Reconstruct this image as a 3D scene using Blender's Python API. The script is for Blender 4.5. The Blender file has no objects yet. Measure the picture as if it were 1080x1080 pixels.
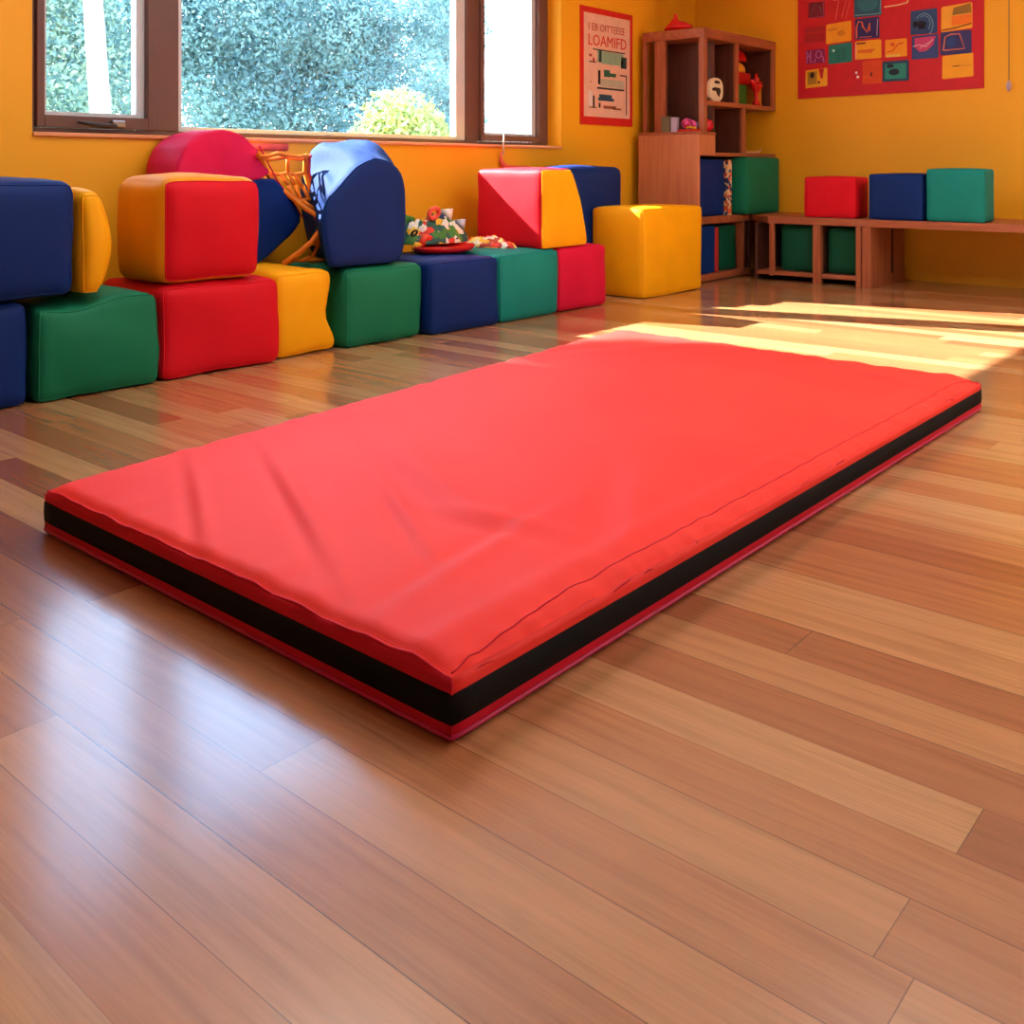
import bpy, bmesh, math, random
from mathutils import Vector, noise, Matrix
C = bpy.context.scene.collection
PI = math.pi

# ------------------------------------------------------------------ materials
def srgb(r, g, b):
    f = lambda c: c/12.92 if c <= .04045 else ((c+.055)/1.055)**2.4
    return (f(r/255), f(g/255), f(b/255), 1)

def nodes(name):
    m = bpy.data.materials.new(name); m.use_nodes = True
    nt = m.node_tree
    return m, nt, nt.nodes['Principled BSDF']

def N(nt, kind, **kw):
    n = nt.nodes.new(kind)
    for k, v in kw.items():
        if k.startswith('i_'):
            n.inputs[k[2:].replace('_', ' ')].default_value = v
        else:
            setattr(n, k, v)
    return n

def ramp(nt, stops):
    n = nt.nodes.new('ShaderNodeValToRGB')
    e = n.color_ramp.elements
    e[0].position, e[0].color = stops[0]
    e[1].position, e[1].color = stops[-1]
    for p, c in stops[1:-1]:
        x = e.new(p); x.color = c
    return n

def math_(nt, op, a, b=None):
    n = nt.nodes.new('ShaderNodeMath'); n.operation = op
    for i, v in enumerate((a, b)):
        if v is None: continue
        if isinstance(v, (int, float)): n.inputs[i].default_value = v
        else: nt.links.new(v, n.inputs[i])
    return n.outputs[0]

def plain(name, col, rough=.55, var=.08, scale=6, bump=.0, bscale=300, metal=0, sheen=0, spec=.5, coat=0):
    m, nt, p = nodes(name)
    tc = N(nt, 'ShaderNodeTexCoord')
    nz = N(nt, 'ShaderNodeTexNoise', i_Scale=scale, i_Detail=3.0)
    nt.links.new(tc.outputs['Object'], nz.inputs['Vector'])
    c0 = tuple(x*(1-var) for x in col[:3])+(1,)
    c1 = tuple(min(1, x*(1+var)) for x in col[:3])+(1,)
    r = ramp(nt, [(.3, c0), (.7, c1)])
    nt.links.new(nz.outputs['Fac'], r.inputs['Fac'])
    nt.links.new(r.outputs['Color'], p.inputs['Base Color'])
    p.inputs['Roughness'].default_value = rough
    p.inputs['Metallic'].default_value = metal
    p.inputs['Specular IOR Level'].default_value = spec
    if sheen: p.inputs['Sheen Weight'].default_value = sheen
    if coat: p.inputs['Coat Weight'].default_value = coat; p.inputs['Coat Roughness'].default_value = .15
    if bump:
        n2 = N(nt, 'ShaderNodeTexNoise', i_Scale=bscale, i_Detail=2.0)
        nt.links.new(tc.outputs['Object'], n2.inputs['Vector'])
        b = N(nt, 'ShaderNodeBump', i_Strength=bump, i_Distance=.002)
        nt.links.new(n2.outputs['Fac'], b.inputs['Height'])
        nt.links.new(b.outputs['Normal'], p.inputs['Normal'])
    return m

def fabric(name, col, rough=.62):
    return plain(name, col, rough, .05, 5, .25, 420, spec=.2)

M = {}
M['red'] = fabric('red_fabric', srgb(214, 10, 34))
M['crimson'] = fabric('crimson_fabric', srgb(214, 16, 62))
M['pink'] = fabric('pink_red_fabric', srgb(222, 22, 84))
M['blue'] = fabric('blue_fabric', srgb(2, 42, 112))
M['skyblue'] = fabric('bright_blue_fabric', srgb(4, 50, 118), .8)
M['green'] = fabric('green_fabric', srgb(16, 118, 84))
M['teal'] = fabric('teal_fabric', srgb(14, 134, 126))
M['yellow'] = fabric('yellow_fabric', srgb(250, 176, 6))
M['ochre'] = fabric('amber_fabric', srgb(232, 150, 14))
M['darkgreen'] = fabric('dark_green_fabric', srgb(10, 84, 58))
M['glossred'] = plain('glossy_red_plastic', srgb(212, 18, 20), .2, .05)
M['frame'] = plain('brown_window_frame', srgb(104, 72, 66), .4, .06)
M['sash'] = plain('pale_sash', srgb(200, 205, 212), .35, .04)
M['metal'] = plain('steel', srgb(170, 165, 160), .25, .05, metal=1)
M['white'] = plain('ceiling_white', srgb(238, 238, 236), .8, .02)
M['cream'] = plain('cream', srgb(238, 222, 190), .6, .05)
M['black'] = plain('black_webbing', srgb(14, 14, 16), .85, .3, 200, .5, 700, spec=.2)
M['dark'] = plain('dark_brown', srgb(46, 30, 26), .6, .1)
M['pinkpip'] = plain('magenta_piping', srgb(196, 16, 84), .5, .05)
M['string'] = plain('grey_string', srgb(120, 96, 84), .7, .1)

# orange painted wall
def wall_mat(name, col):
    m, nt, p = nodes(name)
    tc = N(nt, 'ShaderNodeTexCoord')
    a = N(nt, 'ShaderNodeTexNoise', i_Scale=.9, i_Detail=4.0)
    b = N(nt, 'ShaderNodeTexNoise', i_Scale=90.0, i_Detail=3.0)
    nt.links.new(tc.outputs['Object'], a.inputs['Vector']); nt.links.new(tc.outputs['Object'], b.inputs['Vector'])
    r = ramp(nt, [(.3, tuple(x*.93 for x in col[:3])+(1,)), (.7, col)])
    nt.links.new(a.outputs['Fac'], r.inputs['Fac']); nt.links.new(r.outputs['Color'], p.inputs['Base Color'])
    bp = N(nt, 'ShaderNodeBump', i_Strength=.15, i_Distance=.003)
    nt.links.new(b.outputs['Fac'], bp.inputs['Height']); nt.links.new(bp.outputs['Normal'], p.inputs['Normal'])
    p.inputs['Roughness'].default_value = .55
    return m
M['wall'] = wall_mat('orange_yellow_paint', srgb(252, 180, 20))
M['wall2'] = wall_mat('rear_white_paint', srgb(232, 230, 224))

# plank floor, boards along Y
def floor_mat():
    m, nt, p = nodes('wood_plank_floor')
    L = nt.links.new
    tc = N(nt, 'ShaderNodeTexCoord'); sx = N(nt, 'ShaderNodeSeparateXYZ'); L(tc.outputs['Object'], sx.inputs[0])
    W, LEN = .115, 1.55
    u = math_(nt, 'DIVIDE', math_(nt, 'SUBTRACT', sx.outputs['X'], .045), W)
    row = math_(nt, 'FLOOR', u)
    w1 = N(nt, 'ShaderNodeTexWhiteNoise', noise_dimensions='1D'); L(row, w1.inputs['W'])
    v = math_(nt, 'ADD', math_(nt, 'DIVIDE', sx.outputs['Y'], LEN), math_(nt, 'MULTIPLY', w1.outputs['Value'], 7.3))
    colm = math_(nt, 'FLOOR', v)
    cmb = N(nt, 'ShaderNodeCombineXYZ'); L(row, cmb.inputs[0]); L(colm, cmb.inputs[1])
    w2 = N(nt, 'ShaderNodeTexWhiteNoise', noise_dimensions='2D'); L(cmb.outputs[0], w2.inputs['Vector'])
    base = ramp(nt, [(0, srgb(154, 94, 60)), (.2, srgb(172, 112, 72)), (.5, srgb(184, 126, 82)), (.75, srgb(194, 142, 96)), (1, srgb(200, 156, 110))])
    L(w2.outputs['Value'], base.inputs['Fac'])
    # grain
    off = N(nt, 'ShaderNodeVectorMath', operation='SCALE'); L(w2.outputs['Color'], off.inputs[0]); off.inputs['Scale'].default_value = 20
    ad = N(nt, 'ShaderNodeVectorMath', operation='ADD'); L(tc.outputs['Object'], ad.inputs[0]); L(off.outputs[0], ad.inputs[1])
    mp = N(nt, 'ShaderNodeMapping'); mp.inputs['Scale'].default_value = (26, 1.3, 1); L(ad.outputs[0], mp.inputs['Vector'])
    g = N(nt, 'ShaderNodeTexNoise', i_Scale=1.6, i_Detail=5.0, i_Roughness=.6, i_Distortion=.6); L(mp.outputs[0], g.inputs['Vector'])
    gr = ramp(nt, [(.3, (.72, .68, .66, 1)), (.5, (.96, .96, .96, 1)), (.7, (1.1, 1.08, 1.05, 1))]); L(g.outputs['Fac'], gr.inputs['Fac'])
    mp2 = N(nt, 'ShaderNodeMapping'); mp2.inputs['Scale'].default_value = (150, 4, 1); L(ad.outputs[0], mp2.inputs['Vector'])
    g2 = N(nt, 'ShaderNodeTexNoise', i_Scale=1.6, i_Detail=3.0); L(mp2.outputs[0], g2.inputs['Vector'])
    gr2 = ramp(nt, [(.35, (.9, .88, .87, 1)), (.6, (1.02, 1.02, 1.02, 1))]); L(g2.outputs['Fac'], gr2.inputs['Fac'])
    mx = N(nt, 'ShaderNodeMix', data_type='RGBA', blend_type='MULTIPLY'); mx.inputs[0].default_value = .8
    L(base.outputs[0], mx.inputs[6]); L(gr.outputs[0], mx.inputs[7])
    mx2 = N(nt, 'ShaderNodeMix', data_type='RGBA', blend_type='MULTIPLY'); mx2.inputs[0].default_value = .8
    L(mx.outputs[2], mx2.inputs[6]); L(gr2.outputs[0], mx2.inputs[7])
    # seams
    fu = math_(nt, 'FRACT', u); fv = math_(nt, 'FRACT', v)
    su = math_(nt, 'LESS_THAN', math_(nt, 'MULTIPLY', math_(nt, 'MINIMUM', fu, math_(nt, 'SUBTRACT', 1.0, fu)), W), .0009)
    sv = math_(nt, 'LESS_THAN', math_(nt, 'MULTIPLY', math_(nt, 'MINIMUM', fv, math_(nt, 'SUBTRACT', 1.0, fv)), LEN), .0008)
    # a good part of the seams are closed tight and barely seen
    w3 = N(nt, 'ShaderNodeTexWhiteNoise', noise_dimensions='1D'); L(math_(nt, 'ROUND', u), w3.inputs['W'])
    su = math_(nt, 'MULTIPLY', su, math_(nt, 'ADD', math_(nt, 'MULTIPLY', w3.outputs['Value'], .7), .2))
    seam = math_(nt, 'MAXIMUM', su, math_(nt, 'MULTIPLY', sv, .6))
    mx3 = N(nt, 'ShaderNodeMix', data_type='RGBA'); L(seam, mx3.inputs[0]); L(mx2.outputs[2], mx3.inputs[6]); mx3.inputs[7].default_value = srgb(60, 30, 18)
    L(mx3.outputs[2], p.inputs['Base Color'])
    rn = N(nt, 'ShaderNodeTexNoise', i_Scale=3.0, i_Detail=3.0); L(tc.outputs['Object'], rn.inputs['Vector'])
    rr = N(nt, 'ShaderNodeMapRange'); L(rn.outputs['Fac'], rr.inputs['Value']); rr.inputs['To Min'].default_value = .20; rr.inputs['To Max'].default_value = .28
    L(rr.outputs[0], p.inputs['Roughness'])
    p.inputs['Specular IOR Level'].default_value = .8
    p.inputs['Coat Weight'].default_value = .5; p.inputs['Coat Roughness'].default_value = .16
    b = N(nt, 'ShaderNodeBump', i_Strength=.05, i_Distance=.001); L(g2.outputs['Fac'], b.inputs['Height'])
    L(b.outputs[0], p.inputs['Normal'])
    return m
M['floor'] = floor_mat()

def wood(name, c0, c1, axis=2, rough=.42):
    m, nt, p = nodes(name); L = nt.links.new
    tc = N(nt, 'ShaderNodeTexCoord'); mp = N(nt, 'ShaderNodeMapping')
    s = [22, 22, 22]; s[axis] = 1.5
    mp.inputs['Scale'].default_value = s; L(tc.outputs['Object'], mp.inputs['Vector'])
    g = N(nt, 'ShaderNodeTexNoise', i_Scale=1.5, i_Detail=5.0, i_Distortion=.5); L(mp.outputs[0], g.inputs['Vector'])
    r = ramp(nt, [(.3, c0), (.7, c1)]); L(g.outputs['Fac'], r.inputs['Fac']); L(r.outputs[0], p.inputs['Base Color'])
    p.inputs['Roughness'].default_value = rough
    return m
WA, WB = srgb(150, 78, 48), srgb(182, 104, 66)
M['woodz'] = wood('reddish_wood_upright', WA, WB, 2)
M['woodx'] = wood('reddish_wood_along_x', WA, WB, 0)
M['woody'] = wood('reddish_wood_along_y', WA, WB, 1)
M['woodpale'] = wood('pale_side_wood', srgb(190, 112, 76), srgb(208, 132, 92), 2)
M['woodshade'] = wood('dark_inner_wood_shade', srgb(78, 42, 34), srgb(104, 58, 44), 2)  # dark tone puts the shade of the recesses into the inner boards

def mat_cover():
    m, nt, p = nodes('mat_red_nylon'); L = nt.links.new
    tc = N(nt, 'ShaderNodeTexCoord')
    p.inputs['Specular IOR Level'].default_value = .3
    nz = N(nt, 'ShaderNodeTexNoise', i_Scale=2.0, i_Detail=3.0); L(tc.outputs['Object'], nz.inputs['Vector'])
    r = ramp(nt, [(.3, srgb(250, 50, 42)), (.7, srgb(255, 60, 48))]); L(nz.outputs['Fac'], r.inputs['Fac']); L(r.outputs[0], p.inputs['Base Color'])
    w = N(nt, 'ShaderNodeTexWave', i_Scale=90.0, i_Distortion=.3); w.bands_direction = 'X'; L(tc.outputs['Object'], w.inputs['Vector'])
    w2 = N(nt, 'ShaderNodeTexWave', i_Scale=90.0, i_Distortion=.3); w2.bands_direction = 'Y'; L(tc.outputs['Object'], w2.inputs['Vector'])
    b = N(nt, 'ShaderNodeBump', i_Strength=.15, i_Distance=.0006); L(math_(nt, 'ADD', w.outputs['Fac'], w2.outputs['Fac']), b.inputs['Height'])
    L(b.outputs[0], p.inputs['Normal'])
    p.inputs['Roughness'].default_value = .65
    return m
M['mattop'] = mat_cover()
M['matside'] = fabric('mat_side_crimson', srgb(216, 22, 50))

def glass_mat():
    m = bpy.data.materials.new('window_glass'); m.use_nodes = True; nt = m.node_tree
    nt.nodes.clear()
    o = nt.nodes.new('ShaderNodeOutputMaterial'); t = nt.nodes.new('ShaderNodeBsdfTransparent'); g = nt.nodes.new('ShaderNodeBsdfGlossy')
    t.inputs[0].default_value = (.94, .97, .98, 1); g.inputs['Roughness'].default_value = .02
    f = nt.nodes.new('ShaderNodeFresnel'); f.inputs[0].default_value = 1.25
    mx = nt.nodes.new('ShaderNodeMixShader')
    nt.links.new(f.outputs[0], mx.inputs[0]); nt.links.new(t.outputs[0], mx.inputs[1]); nt.links.new(g.outputs[0], mx.inputs[2])
    nt.links.new(mx.outputs[0], o.inputs[0])
    return m
M['glass'] = glass_mat()

def leaf_mat(name, c0, c1, tr=.5):
    m, nt, p = nodes(name); L = nt.links.new
    tc = N(nt, 'ShaderNodeTexCoord'); nz = N(nt, 'ShaderNodeTexNoise', i_Scale=1.1, i_Detail=6.0, i_Roughness=.7); L(tc.outputs['Object'], nz.inputs['Vector'])
    r = ramp(nt, [(.35, c0), (.65, c1)]); L(nz.outputs['Fac'], r.inputs['Fac']); L(r.outputs[0], p.inputs['Base Color'])
    p.inputs['Roughness'].default_value = .5
    t = N(nt, 'ShaderNodeBsdfTranslucent'); L(r.outputs[0], t.inputs['Color'])
    mx = N(nt, 'ShaderNodeMixShader'); mx.inputs[0].default_value = tr
    o = nt.nodes['Material Output']
    L(p.outputs[0], mx.inputs[1]); L(t.outputs[0], mx.inputs[2]); L(mx.outputs[0], o.inputs[0])
    return m
M['leaf_a'] = leaf_mat('blue_green_leaves', srgb(70, 112, 124), srgb(152, 190, 186), .4)
M['leaf_b'] = leaf_mat('grey_green_leaves', srgb(86, 124, 120), srgb(170, 190, 160), .4)
M['leaf_c'] = leaf_mat('yellow_green_leaves', srgb(128, 154, 80), srgb(198, 202, 130), .35)
M['bark'] = plain('pale_bark', srgb(150, 152, 166), .8, .15, 3)
M['ground'] = plain('pale_ground', srgb(190, 200, 180), .9, .1, 1)

def panel_mat():
    m = bpy.data.materials.new('fill_panel_glow'); m.use_nodes = True; nt = m.node_tree; nt.nodes.clear()
    o = nt.nodes.new('ShaderNodeOutputMaterial'); e = nt.nodes.new('ShaderNodeEmission')
    e.inputs[0].default_value = (1, .97, .93, 1); e.inputs[1].default_value = FILL_GLOW
    nt.links.new(e.outputs[0], o.inputs[0]); return m
FILL_GLOW = 12.5  # strength of the added ceiling fill panels
M['fillglow'] = panel_mat()

def cells(name, cols, scale):
    m, nt, p = nodes(name); L = nt.links.new
    tc = N(nt, 'ShaderNodeTexCoord'); v = N(nt, 'ShaderNodeTexVoronoi', i_Scale=scale); L(tc.outputs['Object'], v.inputs['Vector'])
    sp = N(nt, 'ShaderNodeSeparateColor'); L(v.outputs['Color'], sp.inputs[0])
    n = len(cols); r = ramp(nt, [(i/n, c) for i, c in enumerate(cols)]); r.color_ramp.interpolation = 'CONSTANT'
    L(sp.outputs[0], r.inputs['Fac']); L(r.outputs[0], p.inputs['Base Color']); p.inputs['Roughness'].default_value = .6
    return m
M['patch'] = cells('patterned_cloth', [srgb(22, 96, 84), srgb(235, 230, 220), srgb(28, 60, 110), srgb(225, 60, 40), srgb(20, 84, 76), srgb(240, 190, 50), srgb(60, 130, 50), srgb(24, 90, 84)], 24)
M['patch2'] = cells('patterned_scarf', [srgb(245, 225, 150), srgb(225, 50, 40), srgb(240, 190, 60), srgb(240, 235, 225), srgb(180, 60, 40)], 30)
M['patch3'] = cells('patterned_spine', [srgb(238, 190, 130), srgb(225, 90, 40), srgb(30, 50, 110), srgb(240, 215, 170)], 45)

_fl = {}
def flat(rgb, rough=.6):
    k = (rgb, rough)
    if k not in _fl: _fl[k] = plain('paint_%d_%d_%d' % rgb, srgb(*rgb), rough, .06, 12)
    return _fl[k]

# ------------------------------------------------------------------ mesh helpers
def link(name, bm, mat, parent=None, smooth=False, loc=None):
    me = bpy.data.meshes.new(name)
    bm.normal_update(); bm.to_mesh(me); bm.free()
    for mt in (mat if isinstance(mat, (list, tuple)) else [mat]): me.materials.append(mt)
    if smooth:
        for f in me.polygons: f.use_smooth = True
    o = bpy.data.objects.new(name, me); C.objects.link(o)
    if parent is not None: o.parent = parent
    elif loc is not None:
        o.location = loc; me.transform(Matrix.Translation(-Vector(loc)))
    return o

def tag(o, label=None, cat=None, group=None, kind=None):
    if label: o['label'] = label
    if cat: o['category'] = cat
    if group: o['group'] = group
    if kind: o['kind'] = kind
    return o

def thing(name, label, cat, group=None):
    o = bpy.data.objects.new(name, None); C.objects.link(o); o.empty_display_size = .1
    return tag(o, label, cat, group)

def base_at(root, loc):
    """move an Empty to its thing's base; its parts, drawn in room coordinates, stay put"""
    v = Vector(loc); root.location = v
    for ch in bpy.data.objects:
        if ch.parent == root:
            if ch.type == 'MESH': ch.data.transform(Matrix.Translation(-v))
            for g in bpy.data.objects:
                if g.parent == ch and g.type == 'MESH': g.data.transform(Matrix.Translation(-v))

def box(bm, x0, x1, y0, y1, z0, z1, bev=0):
    r = bmesh.ops.create_cube(bm, size=1)
    for v in r['verts']:
        v.co = Vector(((x0+x1)/2+v.co.x*(x1-x0), (y0+y1)/2+v.co.y*(y1-y0), (z0+z1)/2+v.co.z*(z1-z0)))
    if bev:
        es = list({e for v in r['verts'] for e in v.link_edges})
        bmesh.ops.bevel(bm, geom=es, offset=bev, segments=2, affect='EDGES', profile=.5)
    return bm

def B(name, x0, x1, y0, y1, z0, z1, mat, parent=None, bev=.003):
    return link(name, box(bmesh.new(), x0, x1, y0, y1, z0, z1, bev), mat, parent)

def tube(bm, pts, r, closed=False, sides=8, caps=True):
    P = [Vector(p) for p in pts]; n = len(P); rings = []
    up = None
    for i, p in enumerate(P):
        a = P[(i-1) % n] if (closed or i > 0) else p
        b = P[(i+1) % n] if (closed or i < n-1) else p
        t = (b-a).normalized()
        if up is None:
            up = Vector((0, 0, 1)) if abs(t.z) < .9 else Vector((1, 0, 0))
        s = t.cross(up)
        if s.length < 1e-5: s = t.cross(Vector((1, 0, 0)))
        s.normalize(); u2 = s.cross(t).normalized(); up = u2
        rr = r[i] if isinstance(r, (list, tuple)) else r
        rings.append([bm.verts.new(p+(s*math.cos(2*PI*k/sides)+u2*math.sin(2*PI*k/sides))*rr) for k in range(sides)])
    m = n if closed else n-1
    for i in range(m):
        A, D = rings[i], rings[(i+1) % n]
        for k in range(sides):
            try: bm.faces.new((A[k], A[(k+1) % sides], D[(k+1) % sides], D[k]))
            except ValueError: pass
    if not closed and caps:
        bm.faces.new(rings[0][::-1]); bm.faces.new(rings[-1])
    return bm

def lathe(bm, prof, cx, cy, seg=24, sx=1, sy=1):
    rings = []
    for r, z in prof:
        rings.append([bm.verts.new((cx+math.cos(2*PI*k/seg)*r*sx, cy+math.sin(2*PI*k/seg)*r*sy, z)) for k in range(seg)])
    for A, D in zip(rings, rings[1:]):
        for k in range(seg): bm.faces.new((A[k], A[(k+1) % seg], D[(k+1) % seg], D[k]))
    bm.faces.new(rings[0][::-1]); bm.faces.new(rings[-1])
    return bm

def extrude_poly(bm, pts, axis, a, b):
    """pts 2D; axis 'y' -> (x,z) outline extruded in y; 'x' -> (y,z) in x; 'z' -> (x,y) in z"""
    def mk(p, t):
        return {'y': (p[0], t, p[1]), 'x': (t, p[0], p[1]), 'z': (p[0], p[1], t)}[axis]
    A = [bm.verts.new(mk(p, a)) for p in pts]; D = [bm.verts.new(mk(p, b)) for p in pts]
    n = len(pts)
    fs = [bm.faces.new(A), bm.faces.new(D[::-1])]
    for i in range(n): fs.append(bm.faces.new((A[i], D[i], D[(i+1) % n], A[(i+1) % n])))
    bmesh.ops.recalc_face_normals(bm, faces=fs)
    return bm

# ------------------------------------------------------------------ soft foam block
AX = {'-x': (0, -1), '+x': (0, 1), '-y': (1, -1), '+y': (1, 1), '-z': (2, -1), '+z': (2, 1)}
def soft(name, label, ext, faces, r=.035, puff=.014, seed=0, n=14, nz=.006, xf=None, seams=('-y',), group=None, cat='foam block', seam_mat=None):
    """faces: dict face -> (part_name, material, label or None); '*' the rest"""
    x0, x1, y0, y1, z0, z1 = ext
    c = Vector(((x0+x1)/2, (y0+y1)/2, (z0+z1)/2)); h = Vector(((x1-x0)/2, (y1-y0)/2, (z1-z0)/2))
    ts = []
    for i in range(n+1):
        t = -1+2*i/n; ts.append(math.copysign(1-(1-abs(t))**1.7, t))
    def pos(p):
        q = Vector((p[0]*h.x, p[1]*h.y, p[2]*h.z))
        inn = Vector([max(-(h[i]-r), min(h[i]-r, q[i])) for i in range(3)])
        d = q-inn
        q = inn+d.normalized()*r
        for i in range(3):
            j, k = (i+1) % 3, (i+2) % 3
            am = puff*(1-p[j]**2)*(1-p[k]**2)*max(0, abs(p[i])*2-1)
            if not (i == 2 and p[2] < 0): q[i] += math.copysign(am, p[i])
        w = c+q
        s = Vector((seed*7.3, seed*3.1, 0))
        dn = noise.noise(w*3.5+s)*nz*1.6+noise.noise(w*11+s)*nz*.6
        w += q.normalized()*dn
        if xf: w = Vector(xf(w, p))
        if w.z < z0+.0015: w.z = z0+.0015
        return w
    root = thing(name, label, cat, group)
    parts = {}
    for f in AX:
        key = faces.get(f, faces['*']); parts.setdefault(key, []).append(f)
    for key, fl in parts.items():
        bm = bmesh.new()
        for f in fl:
            ax, sg = AX[f]; j, k = (ax+1) % 3, (ax+2) % 3
            g = []
            for a in ts:
                rw = []
                for b in ts:
                    p = [0, 0, 0]; p[ax] = sg; p[j] = a; p[k] = b
                    rw.append(bm.verts.new(pos(p)))
                g.append(rw)
            for i in range(n):
                for m_ in range(n):
                    q = (g[i][m_], g[i+1][m_], g[i+1][m_+1], g[i][m_+1])
                    bm.faces.new(q if sg > 0 else q[::-1])
        bmesh.ops.remove_doubles(bm, verts=bm.verts, dist=1e-5)
        o = link(key[0], bm, M[key[1]], root, True)
        if len(key) > 2 and key[2]: o['label'] = key[2]
    for f in seams:
        ax, sg = AX[f]; j, k = (ax+1) % 3, (ax+2) % 3
        loop = []
        seq = [(a, -1) for a in ts[:-1]]+[(1, b) for b in ts[:-1]]+[(a, 1) for a in ts[:0:-1]]+[(-1, b) for b in ts[:0:-1]]
        for a, b in seq:
            p = [0, 0, 0]; p[ax] = sg; p[j] = a; p[k] = b
            v = pos(p); v += (v-c).normalized()*.0005
            if v.z < z0+.005: v.z = z0+.005
            loop.append(v)
        key = faces.get(f, faces['*'])
        link('seam', tube(bmesh.new(), loop, .0032, closed=True, sides=6), M[seam_mat or key[1]], root, True)
    base_at(root, (c.x, c.y, z0))
    return root

G1 = 'foam blocks in the bottom row along the window wall'
G2 = 'foam blocks stacked on the bottom row'
def one(col, part='cover'): return {'*': (part, col)}

Z1 = .378
soft('foam_block', 'dark blue foam block in the bottom row cut by the left edge of the photo', (1.10, 1.628, 3.67, 4.12, 0, Z1-.008), one('blue'), seed=1, group=G1)
def green_xf(w, p):
    if p[2] > 0: w.z += (.018*math.sin((w.x-1.64)*13+PI*.9)-.012)*max(0, p[2])
    if p[2] < 0: w.y -= .0
    return w
soft('foam_block', 'dented green foam block in the bottom row below the blue and yellow pair', (1.65, 2.128, 3.655, 4.12, 0, Z1-.012), one('green'), seed=2, nz=.012, xf=green_xf, group=G1)
soft('foam_block', 'wide red foam block in the bottom row under the red and amber cube', (2.146, 2.712, 3.66, 4.15, 0, Z1-.004), one('red'), seed=3, nz=.010, r=.04, group=G1)
def yel_xf(w, p):
    if p[0] > 0: w.x += p[0]*(.045*math.exp(-((w.z-.05)/.09)**2)-.02*math.exp(-((w.z-.16)/.08)**2)+.012*math.exp(-((w.z-.34)/.06)**2))
    return w
soft('foam_block', 'bulging yellow foam block between the wide red and the green bottom blocks', (2.728, 3.03, 3.70, 4.34, 0, Z1+.006), one('yellow'), seed=4, nz=.01, xf=yel_xf, group=G1)
soft('foam_block', 'green foam block in the bottom row under the domed blue block', (3.10, 3.60, 3.67, 4.20, 0, Z1-.006), one('green'), seed=5, r=.04, group=G1)
soft('foam_block', 'royal blue foam block in the bottom row under the heap of patterned cloth', (3.622, 4.145, 3.63, 4.24, 0, Z1-.004), one('blue'), seed=6, group=G1)
soft('foam_block', 'teal foam block in the bottom row between royal blue and crimson blocks', (4.163, 4.688, 3.64, 4.24, 0, Z1+.002), one('teal'), seed=7, group=G1)
soft('foam_block', 'crimson foam block in the bottom row beside the big yellow cube', (4.706, 5.19, 3.65, 4.22, 0, Z1), one('crimson'), seed=8, group=G1)
soft('foam_cube', 'large yellow foam cube standing on the floor at the right end of the row', (5.55, 6.31, 3.615, 4.03, 0, .59), one('yellow'), seed=9, nz=.007, r=.03, seams=('-y', '-x'), group=None)

# upper row
soft('foam_block', 'dark navy foam block on top at the far left edge of the photo', (1.25, 1.80, 3.66, 4.14, Z1, .806), one('blue'), seed=10, r=.05, group=G2)
def dxf(w, p):
    t = (w.z-.38)/.4
    w.x += max(0, p[0])*(.05*math.sin(PI*max(0, min(1, t)))-.03) + max(0, p[0])*(p[1]+1)*.04
    return w
soft('foam_wedge', 'slim yellow cushion with rounded edge beside the navy block', (1.822, 1.925, 3.67, 4.12, Z1+.002, .765), one('yellow', 'cover'), seed=11, r=.035, nz=.01, xf=dxf, seams=('-y',), group=G2, cat='foam block')
soft('foam_cube', 'cube with red front and amber side on top of the wide red block', (2.15, 2.62, 3.655, 4.05, Z1+.004, .812), {'*': ('body', 'ochre', 'amber side cover'), '-y': ('front_panel', 'red', 'red front panel')}, seed=12, r=.06, puff=.02, seams=('-y',), group=G2)
def wed(w, p):
    t = max(0, min(1, (w.z-.38)/.46))
    if p[0] > 0: w.x -= p[0]*(.17*t**1.6)
    return w
soft('foam_wedge', 'slanted foam wedge with red sunlit side and yellow front on teal and crimson blocks', (4.55, 5.0, 3.655, 4.18, Z1+.006, .848), {'*': ('body', 'red', 'red cover'), '-y': ('front_panel', 'yellow', 'yellow front panel')}, seed=13, r=.03, puff=.012, xf=wed, seams=('-y',), group=G2)
soft('tall_foam_block', 'tall blue foam block standing behind the large yellow cube', (5.24, 5.96, 4.055, 4.36, 0, .862), one('blue'), seed=14, r=.05, seams=('-y',), group=None)

# pink and blue slouching block behind the red cube
def loft(outlines, ys, mat, name, parent, sub=1, wr=.0, seed=0, closed=True):
    bm = bmesh.new(); rings = []
    for ol, y in zip(outlines, ys):
        rings.append([bm.verts.new((x, y if not isinstance(y, (list, tuple)) else y[i], z)) for i, (x, z) in enumerate(ol)])
    n = len(outlines[0])
    for A, D in zip(rings, rings[1:]):
        for i in range(n): bm.faces.new((A[i], D[i], D[(i+1) % n], A[(i+1) % n]))
    for R, rev in ((rings[0], False), (rings[-1], True)):
        ctr = sum((v.co for v in R), Vector())/n
        cv = bm.verts.new(ctr)
        inner = []
        prev = R
        for s in (.8, .5):
            ring = [bm.verts.new(ctr+(v.co-ctr)*s) for v in R]
            for i in range(n):
                q = (prev[i], prev[(i+1) % n], ring[(i+1) % n], ring[i]); bm.faces.new(q)
            prev = ring
        for i in range(n): bm.faces.new((prev[i], prev[(i+1) % n], cv))
    bmesh.ops.recalc_face_normals(bm, faces=bm.faces)
    if wr:
        bmesh.ops.subdivide_edges(bm, edges=bm.edges, cuts=2, use_grid_fill=True)
        for v in bm.verts:
            d = v.normal if v.normal.length else Vector((0, 0, 1))
            v.co += d*(noise.noise(v.co*5+Vector((seed, 0, 0)))*wr+noise.noise(v.co*14)*wr*.35)
    return bm

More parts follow.
